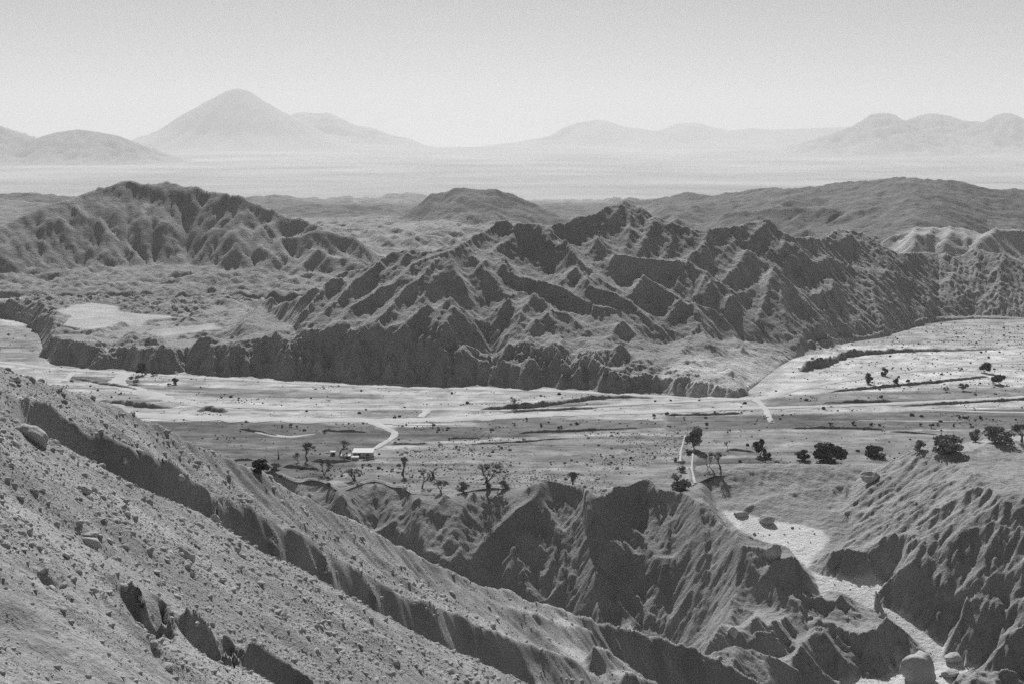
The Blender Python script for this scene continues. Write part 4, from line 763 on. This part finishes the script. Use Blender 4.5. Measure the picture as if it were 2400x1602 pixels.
for lab, pts, h, w in (
 ('dark earth bank rising right behind the bare bush', [(1120,960),(1198,957),(1260,951),(1310,945),(1380,936),(1447,931),(1530,932)], (0.5,1.9,2.0,1.8,1.5,1.0,0.4), 2.2),
 ('long low dark bank above the far right trees', [(1940,919),(1970,916),(2092,905),(2198,895),(2315,882)], (0.5,1.3,1.2,1.1,0.8), 1.5),
 ('dark cut bank of the side wash below the right cliff', [(1880,870),(1900,862),(1925,857),(1960,845),(1990,834),(2060,828),(2140,823),(2250,821),(2340,818)], (3.5,3.8,3.2,3.0,2.4,1.9,1.4,0.8,0.4), 3.0),
 ('low bank under the right end of the white road', [(2110,951),(2200,947),(2300,941),(2420,935)], (0.4,1.0,1.0,0.9), 1.4),
 ('shrubby dark bank below the left road bend', [(235,938),(302,947),(363,954),(405,954)], (0.6,1.6,1.9,0.6), 2.6),
 ('dark scrub bank right of the left road fork', [(462,963),(490,960),(527,966)], (1.4,2.0,1.2), 2.6),
 ('dark roadside bank at the far left', [(176,886),(230,897),(280,905),(324,913)], (0.7,1.1,1.0,0.6), 1.8),
 ('low field edge across the middle meadow', [(1110,1039),(1211,1036),(1272,1030),(1340,1026)], (0.4,0.6,0.6,0.3), 1.0),
 ('dark field edge beside the conical bushes', [(1210,1015),(1262,1012),(1311,1011),(1368,1008),(1500,1002)], (0.5,0.9,0.9,0.6,0.5), 1.1),
 ('short dark field edge left of the meadow', [(1050,1027),(1090,1026),(1130,1026)], 0.7, 1.0),
 ('thin field edge below the driveway', [(915,1041),(960,1040),(1005,1039)], 0.6, 1.0),
 ('dark ditch edge in the left field', [(556,1004),(603,1011),(652,1021)], (0.5,0.9,0.5), 1.2),
 ('dark ditch edge left of the driveway', [(752,1007),(790,1010),(866,1012)], (0.6,0.9,0.6), 1.2),
 ('low dark bank at the right field margin', [(1850,1003),(1950,1003),(2020,1004),(2075,1006)], (0.4,1.0,0.9,0.7), 1.3),
 ('thin bank behind the right shrubs', [(2085,1010),(2140,1014),(2200,1018)], 0.6, 1.0),
 ('scrubby strip right of the road junction', [(1560,972),(1640,972),(1740,968)], (0.6,1.0,0.7), 1.6),
 ('scrubby strip north of the white road', [(1180,966),(1250,962),(1340,958),(1400,955)], (0.5,1.0,1.0,0.4), 1.8),
 ('dark scrub line in the right fields', [(1920,944),(2000,942),(2060,941),(2130,940)], (0.4,1.2,1.2,0.4), 2.0),
 ('low stepped bank inside the dark plot', [(1700,1053),(1740,1056),(1768,1058)], 0.7, 1.0)):
    bank('earth_bank', lab, pts, h, w)
bank('stone_wall', 'low dark field wall between the bare trees and the gully', [(662,1093),(705,1096),(751,1101)], (1.0,1.1,0.9), 0.8, M_wall, False)
bank('stone_wall', 'low dark field wall just below the farm sheds', [(727,1080),(773,1082),(826,1080)], (0.9,1.0,0.8), 0.8, M_wall, False)
bank('stone_wall', 'short field wall at the left behind the scree', [(540,1079),(575,1078),(598,1077)], 0.8, 0.8, M_wall, False)

# ---- boulders and loose rocks
def boulder(label, x, y, wpx, hpx, seed, tilt=0.0, flat=0.8, sink=0.25, D=None, rz=None):
    P = hit(x, y)[0] if D is None else at(x, y, D)
    s = P[1]/F; r = random.Random(seed); bm = bmesh.new(); bmesh.ops.create_icosphere(bm, subdivisions=4, radius=1.0)
    cuts = [(Vector((r.gauss(0,1), r.gauss(0,1), r.gauss(0,0.9))).normalized(), r.uniform(0.66, 0.9)) for _ in range(16)]
    co = np.array([v.co for v in bm.verts])
    nz = fbm(co[:,0]*1.3+seed, co[:,1]*1.3+co[:,2]*1.1, 4, seed)
    for v, q in zip(bm.verts, nz):
        for n_, d in cuts:
            e = v.co.dot(n_)-d
            if e > 0: v.co -= n_*e*0.92
        v.co *= 1+0.13*q
    w, h = wpx*s/2, hpx*s/2
    for v in bm.verts: v.co = Vector((v.co.x*w, v.co.y*w*flat, v.co.z*h))
    me = bpy.data.meshes.new('boulder'); bm.to_mesh(me); bm.free(); me.materials.append(M_rock)
    me.polygons.foreach_set('use_smooth', [True]*len(me.polygons))
    o = bpy.data.objects.new('boulder', me); col.objects.link(o)
    o.location = (P[0], P[1], P[2]+h*(1-2*sink)*0.8); o.rotation_euler = (0, tilt, r.uniform(-0.4, 0.4) if rz is None else rz)
    return tag(o, label, 'boulder')
boulder('large pale boulder half buried near the left edge of the scree', 82, 1030, 88, 46, 1, 0.5, 0.7)
boulder('grey boulder on the upper left scree, above the paired rocks', 199, 1152, 42, 24, 2, 0.45)
boulder('long pale slab boulder, lower of the pair on the left scree', 214, 1275, 66, 26, 3, 0.3, 0.6)
boulder('dark upper boulder directly behind the long pale slab', 214, 1254, 42, 17, 4, 0.1)
boulder('wedge-shaped boulder alone in the middle of the scree', 438, 1306, 66, 40, 5, 0.72, 0.55)
boulder('round pale cobble perched at the lip of the lower gully', 355, 1450, 18, 22, 6)
boulder('upright grey rock on the lower gully wall', 392, 1452, 20, 32, 7, 0.2)
boulder('small pale rock on the right lip of the lower gully', 460, 1464, 20, 17, 8)
boulder('pale rock furthest right along the lower gully lip', 489, 1474, 18, 14, 9)
boulder('small white rock at the foot of the smooth ridge, lower left', 262, 1466, 20, 13, 10, 0.4)
boulder('small dark rock downhill of the wedge-shaped boulder', 452, 1352, 18, 22, 11)
boulder('round rock at the spur end in the long dark gully', 505, 1222, 26, 28, 12)
boulder('rounded rock in the head of the long gully', 291, 1083, 18, 22, 13)
boulder('pinnacle rock balanced on the front ridge', 1717, 1488, 26, 34, 14, 0, 0.9, 0.2)
boulder('long oval boulder on the shoulder of the right hill', 2041, 1125, 62, 32, 15, 0.05, 0.6, 0.15)
boulder('huge dark boulder standing in the lower wash', 2152, 1590, 96, 96, 16, 0, 0.8, 0.2)
boulder('dark pointed boulder at the upper edge of the wash', 1797, 1222, 44, 26, 17, -0.3)
boulder('flat dark boulder left of the upper wash', 1736, 1206, 36, 15, 18)
boulder('dark rounded clay block beside the big spur', 1813, 1300, 42, 44, 19)
boulder('small dark block in the narrow of the wash', 2070, 1446, 26, 22, 20)
boulder('low rubble heap boulder on the right side of the lower wash', 2232, 1546, 46, 30, 21)
boulder('pebbly lump at the right edge of the lower wash', 2228, 1580, 48, 24, 22)

# ---- scattered stuff: instanced stones and tussocks on plain points
def scatter(name, label, P, scl, mat, rough=0.45, sub=2, freq=1.1):
    n = len(P); me = bpy.data.meshes.new(name); me.vertices.add(n); me.vertices.foreach_set('co', np.ascontiguousarray(P, dtype=np.float32).ravel())
    a = me.attributes.new('scl', 'FLOAT_VECTOR', 'POINT'); a.data.foreach_set('vector', np.ascontiguousarray(scl, dtype=np.float32).ravel())
    rot = rng.uniform(0, 6.283, (n, 3))*np.array([0.25, 0.25, 1]) if sub < 0 else rng.uniform(0, 6.283, (n, 3))*np.array([0.12, 0.12, 1.0])
    a = me.attributes.new('rot', 'FLOAT_VECTOR', 'POINT'); a.data.foreach_set('vector', np.ascontiguousarray(rot, dtype=np.float32).ravel())
    o = bpy.data.objects.new(name, me); col.objects.link(o); o['kind'] = 'stuff'; o['label'] = label
    g = bpy.data.node_groups.new(name, 'GeometryNodeTree'); g.interface.new_socket('Geometry', in_out='INPUT', socket_type='NodeSocketGeometry'); g.interface.new_socket('Geometry', in_out='OUTPUT', socket_type='NodeSocketGeometry')
    nd = g.nodes; gi = nd.new('NodeGroupInput'); go = nd.new('NodeGroupOutput')
    ico = nd.new('GeometryNodeMeshIcoSphere'); ico.inputs['Radius'].default_value = 1.0; ico.inputs['Subdivisions'].default_value = abs(sub)
    sp = nd.new('GeometryNodeSetPosition'); tx = nd.new('ShaderNodeTexNoise'); tx.inputs['Scale'].default_value = freq; tx.inputs['Detail'].default_value = 3
    vm = nd.new('ShaderNodeVectorMath'); vm.operation = 'SUBTRACT'; vm.inputs[1].default_value = (0.5, 0.5, 0.5)
    vs_ = nd.new('ShaderNodeVectorMath'); vs_.operation = 'SCALE'; vs_.inputs['Scale'].default_value = rough*2
    sm = nd.new('GeometryNodeSetMaterial'); sm.inputs['Material'].default_value = mat
    ip = nd.new('GeometryNodeInstanceOnPoints'); n1 = nd.new('GeometryNodeInputNamedAttribute'); n1.data_type = 'FLOAT_VECTOR'; n1.inputs['Name'].default_value = 'scl'
    n2 = nd.new('GeometryNodeInputNamedAttribute'); n2.data_type = 'FLOAT_VECTOR'; n2.inputs['Name'].default_value = 'rot'; er = nd.new('FunctionNodeEulerToRotation')
    L = g.links.new
    L(ico.outputs['Mesh'], sp.inputs['Geometry']); L(tx.outputs['Color'], vm.inputs[0]); L(vm.outputs[0], vs_.inputs[0]); L(vs_.outputs[0], sp.inputs['Offset'])
    L(sp.outputs[0], sm.inputs['Geometry']); L(gi.outputs[0], ip.inputs['Points']); L(sm.outputs[0], ip.inputs['Instance'])
    L(n1.outputs['Attribute'], ip.inputs['Scale']); L(n2.outputs['Attribute'], er.inputs[0]); L(er.outputs[0], ip.inputs['Rotation']); L(ip.outputs[0], go.inputs[0])
    md = o.modifiers.new('instances', 'NODES'); md.node_group = g; me.materials.append(mat)
    return o
# gravel on the scree: uniform over the fan grid, sizes grow with distance like the photo's texture
n = 300000; r = rng.uniform(2, G.nr-2, n); c = rng.uniform(0, G.nc-2, n); Dg = G.D0*np.exp(r*G.rst); Xg = Dg*(G.u0+c*G.step); zg = G.sample(ZG, Xg, Dg)
ii, jj = r.astype(int), c.astype(int); sl = slopeG[ii, jj]; xg = pxu(Xg, Dg)
patch = fbm(Xg/6, Dg/6, 3, 77); keep = (zg > -30) & (Dg > 20) & (rng.random(n) < np.clip(0.95-0.8*sstep(1.05, 1.5, sl)+0.8*patch, 0.08, 1)) & (xg > -330)
bare = inpoly(*project(Xg, Dg, zg), [(-50,1300),(120,1290),(330,1470),(420,1610),(-50,1610)]); keep &= ~bare | (rng.random(n) < 0.25)
keep &= ~((xg > 950) & (Dg > 128) & (rng.random(n) < 0.6))
Xg, Dg, zg = Xg[keep], Dg[keep], zg[keep]; k = len(Xg)
pxs = 0.75+0.8*rng.pareto(2.15, k); pxs = np.minimum(pxs, 8.0)*np.where(patch[keep] > 0.2, 1.2, 1.0)
sz = pxs*(Dg**0.75*80**0.25)/F
scatter('gravel', 'grey gravel and angular stones strewn over the scree', np.stack([Xg, Dg, zg+0.15*sz], 1), np.stack([sz*rng.uniform(0.8, 1.5, k), sz*rng.uniform(0.7, 1.2, k), sz*rng.uniform(0.45, 0.9, k)], 1), M_stone, 0.5, 2, 0.9)
# pebbles in the wash and on the front ridges
n = 9000; r = rng.uniform(0, N.nr-2, n); c = rng.uniform(N.nc*0.55, N.nc-2, n); Dw = N.D0*np.exp(r*N.step); Xw = Dw*(N.u0+c*N.step); zw = N.sample(ZN, Xw, Dw)
inbed = bs[r.astype(int), c.astype(int)] > 0.6; xw, yw = project(Xw, Dw, zw)
front = (xw > 1480) & (xw < 1900) & (yw > 1480) & (Dw < 250); cl = fbm(Xw/4, Dw/4, 2, 78)
keep = (inbed & (rng.random(n) < 0.16+0.6*(cl > 0.25))) | (front & (rng.random(n) < 0.5))
Xw, Dw, zw = Xw[keep], Dw[keep], zw[keep]; k = len(Xw); sz = np.minimum(1.0+1.1*rng.pareto(2.5, k), 5)*Dw/F
M_peb = plain('wash_pebbles', 0.22, var=0.5)
scatter('pebbles', 'dark pebbles and cobbles strewn along the dry wash', np.stack([Xw, Dw, zw+0.2*sz], 1), np.stack([sz, sz*0.9, sz*0.65], 1), M_peb, 0.4, 1)
# tussocks and tiny shrubs on the valley floor
n = 60000; xv = rng.uniform(-200, 2600, n); yv = rng.uniform(750, 1160, n); Dv = depth_on(xv, yv, 0.0); av, _ = ray(xv, yv); Xv = av*Dv
okv = (Dv > np.interp(xv, NV[0], NV[1])+1) & (Dv < footD(xv)-2)
meadow = inpoly(xv, yv, [(930,1040),(1350,1015),(1615,1005),(1600,1170),(900,1150)]); flat = inpoly(xv, yv, [(2020,752),(2440,748),(2440,812),(2080,815),(1960,805)]); sandr = inpoly(xv, yv, [(1830,800),(2440,812),(2440,905),(1960,915)])
cl = fbm(Xv/14, Dv/14, 3, 79); cl2 = fbm(Xv/40, Dv/25, 3, 80); cl3 = fbm(Xv/60, Dv/40, 2, 85)
p = np.where(meadow, 0.75*sstep(-0.4, 0.35, cl2)+0.03, np.where(flat, 0.8*sstep(-0.4, 0.3, cl3)+0.15, np.where(sandr, 0.16+0.4*(cl > 0.2), 0.03+0.4*sstep(0.1, 0.5, cl2)*(cl > -0.1))))
keep = okv & (rng.random(n) < p); Xv, Dv, me_, fl2 = Xv[keep], Dv[keep], meadow[keep], flat[keep]; k = len(Xv)
sz = np.minimum(0.26+0.16*rng.pareto(2.4, k), 1.1)*np.where(me_, 0.62, 0.75)*np.where(fl2, 0.9, 1)
pale = me_ & (rng.random(k) < 0.94)
M_tuss = plain('dry_tussock', 0.31, var=0.4); M_tiny = plain('small_shrub', 0.09, var=0.4)
for sel, nm, lab, mt in ((pale, 'tussocks', 'dry pale grass tussocks dotting the meadow', M_tuss), (~pale, 'small_shrubs', 'small dark shrubs dotted over the valley floor', M_tiny)):
    q = sel.sum(); scatter(nm, lab, np.stack([Xv[sel], Dv[sel], 0.3*sz[sel]], 1), np.stack([sz[sel]*rng.uniform(0.8,1.4,q), sz[sel]*rng.uniform(0.8,1.3,q), sz[sel]*rng.uniform(0.5,0.9,q)], 1), mt, 0.5, 2, 1.8)

# ---- trees, bushes
def skeleton(r, mb, p, d, L, rad, depth, tips, spread=0.7, up=0.15, kmin=2, kmax=3, n0=5):
    steps = 4; pts = [p]; rs = [rad]; q = p.copy(); dd = d.copy()
    for i in range(steps):
        dd = (dd+Vector((r.gauss(0, .16), r.gauss(0, .16), r.gauss(0, .10)+up*0.25))).normalized(); q = q+dd*(L/steps); pts.append(q.copy()); rs.append(rad*(1-0.45*(i+1)/steps))
    mb.tube(pts, rs, n0 if depth > 1 else 3)
    if depth == 0 or rs[-1] < 0.008: tips.append((q, dd)); return
    for k in range(r.randint(kmin, kmax)):
        a = Vector((r.gauss(0, 1), r.gauss(0, 1), r.gauss(0, .6))); nd = (dd+a.normalized()*spread+Vector((0, 0, up))).normalized()
        skeleton(r, mb, q if k else pts[-1], nd, L*r.uniform(0.62, 0.86), rs[-1]*r.uniform(0.66, 0.85), depth-1, tips, spread, up, kmin, kmax, n0)
    if r.random() < 0.6: tips.append((pts[2], dd))
def fit(vs, wm, hm):
    z = max(v.z for v in vs); xs = sorted(abs(v.x) for v in vs); x = xs[int(len(xs)*0.985)] or 1; ys = sorted(abs(v.y) for v in vs); y = ys[int(len(ys)*0.985)] or 1
    for v in vs: v.x *= wm/2/x; v.y *= wm/2/y; v.z *= hm/z
def bare_tree(name, label, x, y, wpx, hpx, seed, depth=4, thick=1.15, stems=1, spread=0.8, twigs=True, lean=0.0, up=0.2, cat='tree', group='bare trees along the gully rim'):
    P = hit(x, y)[0]; s = P[1]/F; wm, hm = wpx*s, hpx*s; r = random.Random(seed); mb = MB(); tips = []
    for k in range(stems):
        d = Vector((lean+r.uniform(-.35, .35)*(stems > 1)*1.6, r.uniform(-.3, .3)*(stems > 1), 1)).normalized()
        skeleton(r, mb, Vector((r.uniform(-.15, .15)*(stems > 1), 0, -0.12)), d, 1.0, 0.17*thick/math.sqrt(stems), depth, tips, spread, up, 2, 4)
    tw = MB()
    if twigs:
        for q, d in tips:
            for _ in range(9):
                e = (d+Vector((r.gauss(0, .6), r.gauss(0, .6), r.gauss(0, .45)))).normalized(); L = r.uniform(.22, .55)
                tw.tube([q, q+e*L*.5+Vector((0,0,.02)), q+e*L], [0.026, 0.020, 0.011], 3)
    allv = mb.v+tw.v; fit(allv, wm, hm)
    o = empty(name, (P[0], P[1], P[2]-0.05), 0)
    mb.build('trunk', M_bark, o, True)
    if tw.v: tw.build('crown', M_twig, o)
    return tag(o, label, cat, group)
def leafy(name, label, x, y, wpx, hpx, seed, n=900, trunk=0.25, leaf=0.16, mat=None, clumps=9, group=None, cat='tree', twigs=False):
    P = hit(x, y)[0]; s = P[1]/F; W_, H_ = wpx*s, hpx*s; r = random.Random(seed); mb = MB(); tips = []
    o = empty(name, (P[0], P[1], P[2]-0.05), r.uniform(-.3, .3)*0)
    st = r.randint(1, 2) if trunk > 0.1 else r.randint(3, 5)
    for k in range(st):
        d = Vector((r.uniform(-.5, .5), r.uniform(-.4, .4), 1)).normalized(); skeleton(r, mb, Vector((r.uniform(-.2, .2)*W_*0.2, 0, -.1)), d, H_*0.42, 0.05*H_**0.7, 2, tips, 0.8, 0.15)
    zs = [v.z for v in mb.v]; k = H_*0.92/max(zs); 
    for v in mb.v: v.x *= min(1, 0.42*W_/max(abs(v.x), 1e-3)) if abs(v.x) > 0.42*W_ else 1; v.z *= k
    mb.build('trunk', M_bark, o, True)
    cl = []
    for i in range(clumps):
        a = r.uniform(0, 6.283); rr = math.sqrt(r.random())*0.70; zc = r.uniform(trunk+0.12, 0.86)
        f = math.sqrt(max(0.05, 1-((zc-(trunk+0.92)/2*0.95)/(1-trunk)*1.55)**2)); cl.append((Vector((math.cos(a)*rr*W_/2*f, math.sin(a)*rr*W_/2*f, zc*H_)), r.uniform(0.20, 0.36)))
    cr = MB(); ls = leaf*max(W_, H_)/5.0
    for i in range(n):
        c0, q = r.choice(cl); d = Vector((r.gauss(0, 1), r.gauss(0, 1), r.gauss(0, 1))).normalized()*(r.random()**0.4)*q
        c_ = c0+Vector((d.x*W_/2*1.3, d.y*W_/2*1.3, d.z*H_*0.62)); 
        if c_.z < 0.03*H_: c_.z = 0.03*H_+r.random()*0.1*H_
        a = Vector((r.gauss(0, 1), r.gauss(0, 1), r.gauss(0, 1))).normalized(); b = a.cross(Vector((r.gauss(0, 1), r.gauss(0, 1), r.gauss(0, 1)))).normalized(); e = r.uniform(.6, 1.5)*ls
        cr.quad(c_, a*e, b*e*0.8)
    cr.build('crown', mat or M_leaf, o)
    return tag(o, label, cat, group)
# bare trees, left to right
bare_tree('bare_tree', 'leafless dead tree with one level limb, far left of the farm', 653, 1073, 22, 17, 31, 2, 1.4, 1, 1.1, False)
bare_tree('bare_tree', 'small leafless tree with dense twigs left of the tall bare tree', 700, 1082, 26, 24, 32, 4, 1.0, 2)
bare_tree('bare_tree', 'tall leafless tree with one slim trunk left of the farmhouse', 720, 1080, 36, 49, 33, 4, 1.0, 1, 0.75)
bare_tree('bare_tree', 'leafless wide tree with two thick forking trunks below the field wall', 759, 1113, 44, 40, 34, 4, 1.3, 2, 0.75)
bare_tree('bare_tree', 'bushy leafless tree touching the left end of the farm sheds', 797, 1066, 46, 40, 35, 4, 1.1, 1, 0.85)
bare_tree('bare_tree', 'low gnarled leafless tree with thick curling stems below the farmhouse', 829, 1125, 44, 30, 36, 3, 1.8, 3, 0.9)
bare_tree('bare_tree', 'lone upright leafless tree with bent limbs in the meadow right of the farm', 943, 1112, 26, 48, 37, 3, 1.3, 1, 0.7, True, 0.0, 0.5)
bare_tree('bare_tree', 'leafless tree with a forked round crown at the gully rim', 989, 1143, 46, 44, 38, 4, 1.2, 1, 0.8)
bare_tree('bare_tree', 'broken stump tree with two raised limbs', 1017, 1119, 24, 22, 39, 1, 1.8, 1, 0.9, False)
bare_tree('bare_tree', 'small twiggy tree low on the rim left of the round bare bush', 1035, 1154, 42, 32, 40, 4, 0.9, 2)
bare_tree('bare_tree', 'largest leafless tree with a broad spreading crown on the gully rim', 1143, 1139, 76, 62, 41, 5, 1.3, 1, 0.85)
bare_tree('bare_tree', 'leafless tree behind the highest near spur', 1342, 1136, 36, 34, 42, 4, 1.0, 2, 0.8)
bare_tree('bare_tree', 'thin leafless tree beside the white footpath', 1661, 1094, 26, 42, 43, 4, 0.9, 2, 0.6, True, 0, 0.5)
bare_tree('bare_tree', 'second thin leafless tree right of the white footpath', 1688, 1098, 36, 42, 44, 4, 0.9, 1, 0.7, True, 0, 0.4)
bare_tree('bare_tree', 'solitary grey leafless tree on the dark bank in mid valley', 1205, 958, 34, 31, 45, 4, 1.0, 2, 0.8)
bare_tree('bare_tree', 'crooked leafless tree at the right edge of the picture', 2394, 1034, 40, 44, 46, 4, 1.4, 1, 0.9)
bare_tree('bare_tree', 'faint leafless sapling in the right plot', 1705, 1052, 20, 22, 47, 3, 0.8, 1)
# leafy trees
L = lambda *a, **k: leafy('leafy_tree', *a, **k)
L('tall leafy tree with a heavy dark crown beside the footpaths', 1626, 1052, 52, 60, 51, 1500, 0.18, 0.15, M_leaf2, 12)
L('upright leafy tree standing alone in the right plot', 1780, 1067, 38, 42, 52, 1100, 0.12, 0.16, None, 9)
L('round dark tree with a rim-lit crown at the foot of the scarp', 333, 878, 33, 27, 53, 800, 0.15, 0.2, None, 8)
L('small flat-topped tree right of the round dark tree at the scarp foot', 364, 879, 20, 12, 54, 350, 0.2, 0.22, None, 5)
L('thin grey tree at the road fork on the left', 315, 899, 26, 21, 55, 380, 0.2, 0.18, M_leaf2, 7)
L('wide dark tree in the sand right of the road fork', 411, 900, 27, 15, 56, 500, 0.12, 0.2, None, 7)
L('small dark bush-like tree touching the wide dark tree', 396, 903, 13, 8, 57, 220, 0.1, 0.25, None, 4)
L('round dark tree, nearest the road on the right sand flat', 2034, 898, 25, 25, 58, 800, 0.06, 0.2, None, 8)
L('round dark tree just above the road on the right sand flat', 2074, 880, 22, 22, 59, 700, 0.08, 0.2, None, 8)
L('ragged dark tree standing on the long low bank', 2097, 902, 21, 20, 60, 550, 0.1, 0.2, None, 7)
L('small dark tree at the right on the long low bank', 2128, 903, 14, 17, 61, 320, 0.25, 0.22, None, 5)
L('broad dark tree beside the road at far right', 2308, 873, 35, 26, 62, 900, 0.2, 0.19, None, 10)
L('umbrella-shaped dark tree at the far right edge', 2341, 900, 42, 25, 63, 1000, 0.25, 0.19, None, 11)
L('pale thin little tree in the right sand flat', 2218, 918, 16, 14, 64, 240, 0.15, 0.2, M_leaf2, 5)
L('half-bare spreading tree left of the umbrella-shaped tree', 2258, 915, 28, 18, 65, 480, 0.2, 0.18, M_leaf2, 7)
L('tall shrub-like tree behind the right hill crest', 2285, 1034, 28, 38, 66, 600, 0.05, 0.18, M_leaf2, 8)
# bushes
S = lambda *a, **k: leafy('bush', *a, cat='bush', **k)
S('very large dark rounded bush in the right plot', 1946, 1083, 88, 46, 71, 2600, 0.02, 0.13, None, 16)
S('dark bush joined to the left of the very large bush', 1880, 1077, 42, 27, 72, 900, 0.02, 0.16, None, 8)
S('low bush at the foot of the upright leafy tree', 1800, 1072, 30, 15, 73, 500, 0.02, 0.18, None, 6)
S('dark bush behind the boulder hill on the right', 2052, 1069, 62, 27, 74, 1100, 0.02, 0.15, None, 10)
S('grey shrub left of the shrub thicket on the right crest', 2155, 1055, 44, 24, 75, 650, 0.02, 0.15, M_leaf2, 8)
S('broad grey shrub thicket on the right crest', 2225, 1058, 90, 40, 76, 1500, 0.02, 0.13, M_leaf2, 14)
S('pale shrub thicket at the far right crest', 2345, 1034, 84, 34, 77, 1200, 0.02, 0.13, M_leaf2, 14)
S('dark bush showing behind the scree left of the bare trees', 611, 1106, 52, 34, 78, 1300, 0.02, 0.15, None, 10)
S('grey bush right of the dark bush behind the scree', 645, 1098, 34, 24, 79, 600, 0.02, 0.16, M_leaf2, 7)
S('grey bush at the gully rim left of the largest bare tree', 1086, 1153, 48, 28, 80, 650, 0.02, 0.13, M_leaf2, 9)
S('low grey bush right of the largest bare tree', 1185, 1142, 40, 17, 81, 450, 0.02, 0.14, M_leaf2, 7)
S('grey bush mass at the foot of the footpaths', 1596, 1145, 62, 40, 82, 1100, 0.02, 0.14, M_leaf2, 11)
S('small dark bush left of the double footpath', 1581, 1080, 16, 11, 83, 220, 0.02, 0.22, None, 4)
S('bush at the lower end of the double footpath', 1598, 1102, 30, 24, 84, 500, 0.02, 0.17, M_leaf2, 7)
S('dark bush below the tall leafy tree', 1612, 1064, 20, 14, 85, 260, 0.02, 0.2, None, 4)
cones = [(1235,985,11,10,'conical bush nearest the white road in the meadow'),(1204,996,12,8,'second conical bush from the left in the middle field'),(1267,998,12,10,'conical bush third from the left in the middle field'),(1312,1008,15,13,'largest conical bush at the end of the field edge'),(1150,1011,10,8,'leftmost small conical bush in the middle field'),
 (1534,977,14,9,'dome bush just below the white road right of centre'),(1603,982,8,7,'tiny round bush above the tall leafy tree'),(1655,995,15,9,'pale-rimmed dome bush right of the tall leafy tree'),(1947,996,16,10,'leftmost dome bush of the right tussock row'),(2002,996,18,10,'second dome bush of the right tussock row'),(2040,996,13,9,'third dome bush of the right tussock row'),(2061,997,14,10,'fourth dome bush of the right tussock row'),
 (2158,997,13,10,'dome bush left of the tall rimmed bush at right'),(2184,1002,18,14,'tall rimmed dome bush in the right field'),(2198,997,11,8,'small dome bush touching the tall rimmed one'),(2249,981,13,9,'dome bush, left of the upper pair at far right'),(2263,981,12,9,'dome bush, right of the upper pair at far right'),(2296,981,14,10,'dome bush alone at the far right field edge'),(2277,1000,13,9,'dome bush in front of the crest shrubs at right'),(2236,998,12,8,'dome bush between the crest shrubs and tall rimmed bush'),
 (578,989,11,7,'leftmost dome bush under the white road'),(663,1000,10,7,'first of three dome bushes in the left field'),(682,999,13,8,'middle of three dome bushes in the left field'),(696,1001,10,7,'last of three dome bushes in the left field'),(762,1013,12,8,'dome bush left of the driveway ditch'),(1052,1030,10,6,'dome bush at the short field edge')]
for k, (x, y, w, h, lab) in enumerate(cones):
    leafy('bush', lab, x, y, w, h, 300+k, 160, 0.0, 0.26, M_shrub, 4, 'dome bushes in the fields', 'bush')

# ---- farmhouse and sheds
M_white = plain('whitewash', 0.5, var=0.12); M_roof = plain('tin_roof', 0.45, rough=0.6, var=0.06); M_dark = plain('dark_opening', 0.03, var=0.1); M_adobe = plain('adobe', 0.30)
def house(name, label, x, y, w, d, h, rz, roof_over=0.35, drop=0.25, door=None, wins=(), wall=M_white, cat='house'):
    P = hit(x, y)[0]; o = empty(name, (P[0], P[1], 0.0), rz); t = 0.22
    for nm, c, sz in (('front', (0, 0, h/2), (w, t, h)), ('back', (0, d, h/2), (w, t, h)), ('left', (-w/2+t/2, d/2, h/2), (t, d-t, h)), ('right', (w/2-t/2, d/2, h/2), (t, d-t, h))):
        m = MB(); m.box(c, sz); m.build('wall', wall, o)
    m = MB(); k = len(m.v)
    for z0 in (0, 0.14):
        for X, Y in ((-w/2-roof_over, -roof_over), (w/2+roof_over, -roof_over), (w/2+roof_over, d+roof_over), (-w/2-roof_over, d+roof_over)):
            m.v.append(Vector((X, Y, h+0.003+z0+drop*(Y/d))))
    for q in ((0,3,2,1),(4,5,6,7),(0,1,5,4),(1,2,6,5),(2,3,7,6),(3,0,4,7)): m.f.append(q)
    m.build('roof', M_roof, o)
    if door is not None:
        m = MB(); m.box((door, -t/2-0.02, h*0.42), (0.9, 0.06, h*0.8)); dd = m.build('door', M_dark, o); m = MB(); m.box((door+0.3, -t/2-0.07, h*0.42), (0.08, 0.05, 0.06)); m.build('handle', M_roof, dd)
    for wx in wins:
        m = MB(); m.box((wx, -t/2-0.02, h*0.58), (1.0, 0.06, h*0.36)); ww = m.build('window', M_dark, o); m = MB(); m.box((wx, -t/2-0.07, h*0.38), (1.15, 0.06, 0.07)); m.build('sill', wall, ww)
    return tag(o, label, cat)
house('farmhouse', 'white farmhouse with a broad bright flat roof at the end of the driveway', 850, 1071, 6.6, 4.6, 1.7, 0.0, 0.35, 0.25, -1.2, (-2.6, 1.6))
house('shed', 'low dark shed with a sloping roof left of the farmhouse', 810, 1076, 3.2, 2.0, 1.2, 0.05, 0.15, 0.2, 0.6, (), M_adobe, 'shed')
house('shed', 'small white outbuilding in front of the farmhouse door', 832, 1077, 2.4, 1.3, 0.9, 0.0, 0.1, 0.1, None, (), M_white, 'shed')
house('shed', 'tiny pale shed furthest left among the farm buildings', 780, 1066, 1.6, 1.3, 1.1, 0.1, 0.1, 0.1, 0.2, (), M_white, 'shed')
bank('stone_wall', 'pale low yard wall left of the tiny farm shed', [(758,1061),(768,1061),(777,1061)], 0.9, 0.5, M_white, False)
bank('stone_wall', 'rubble wall in front of the farmhouse', [(845,1079),(862,1078),(884,1074)], 0.7, 0.6, M_wall, False)
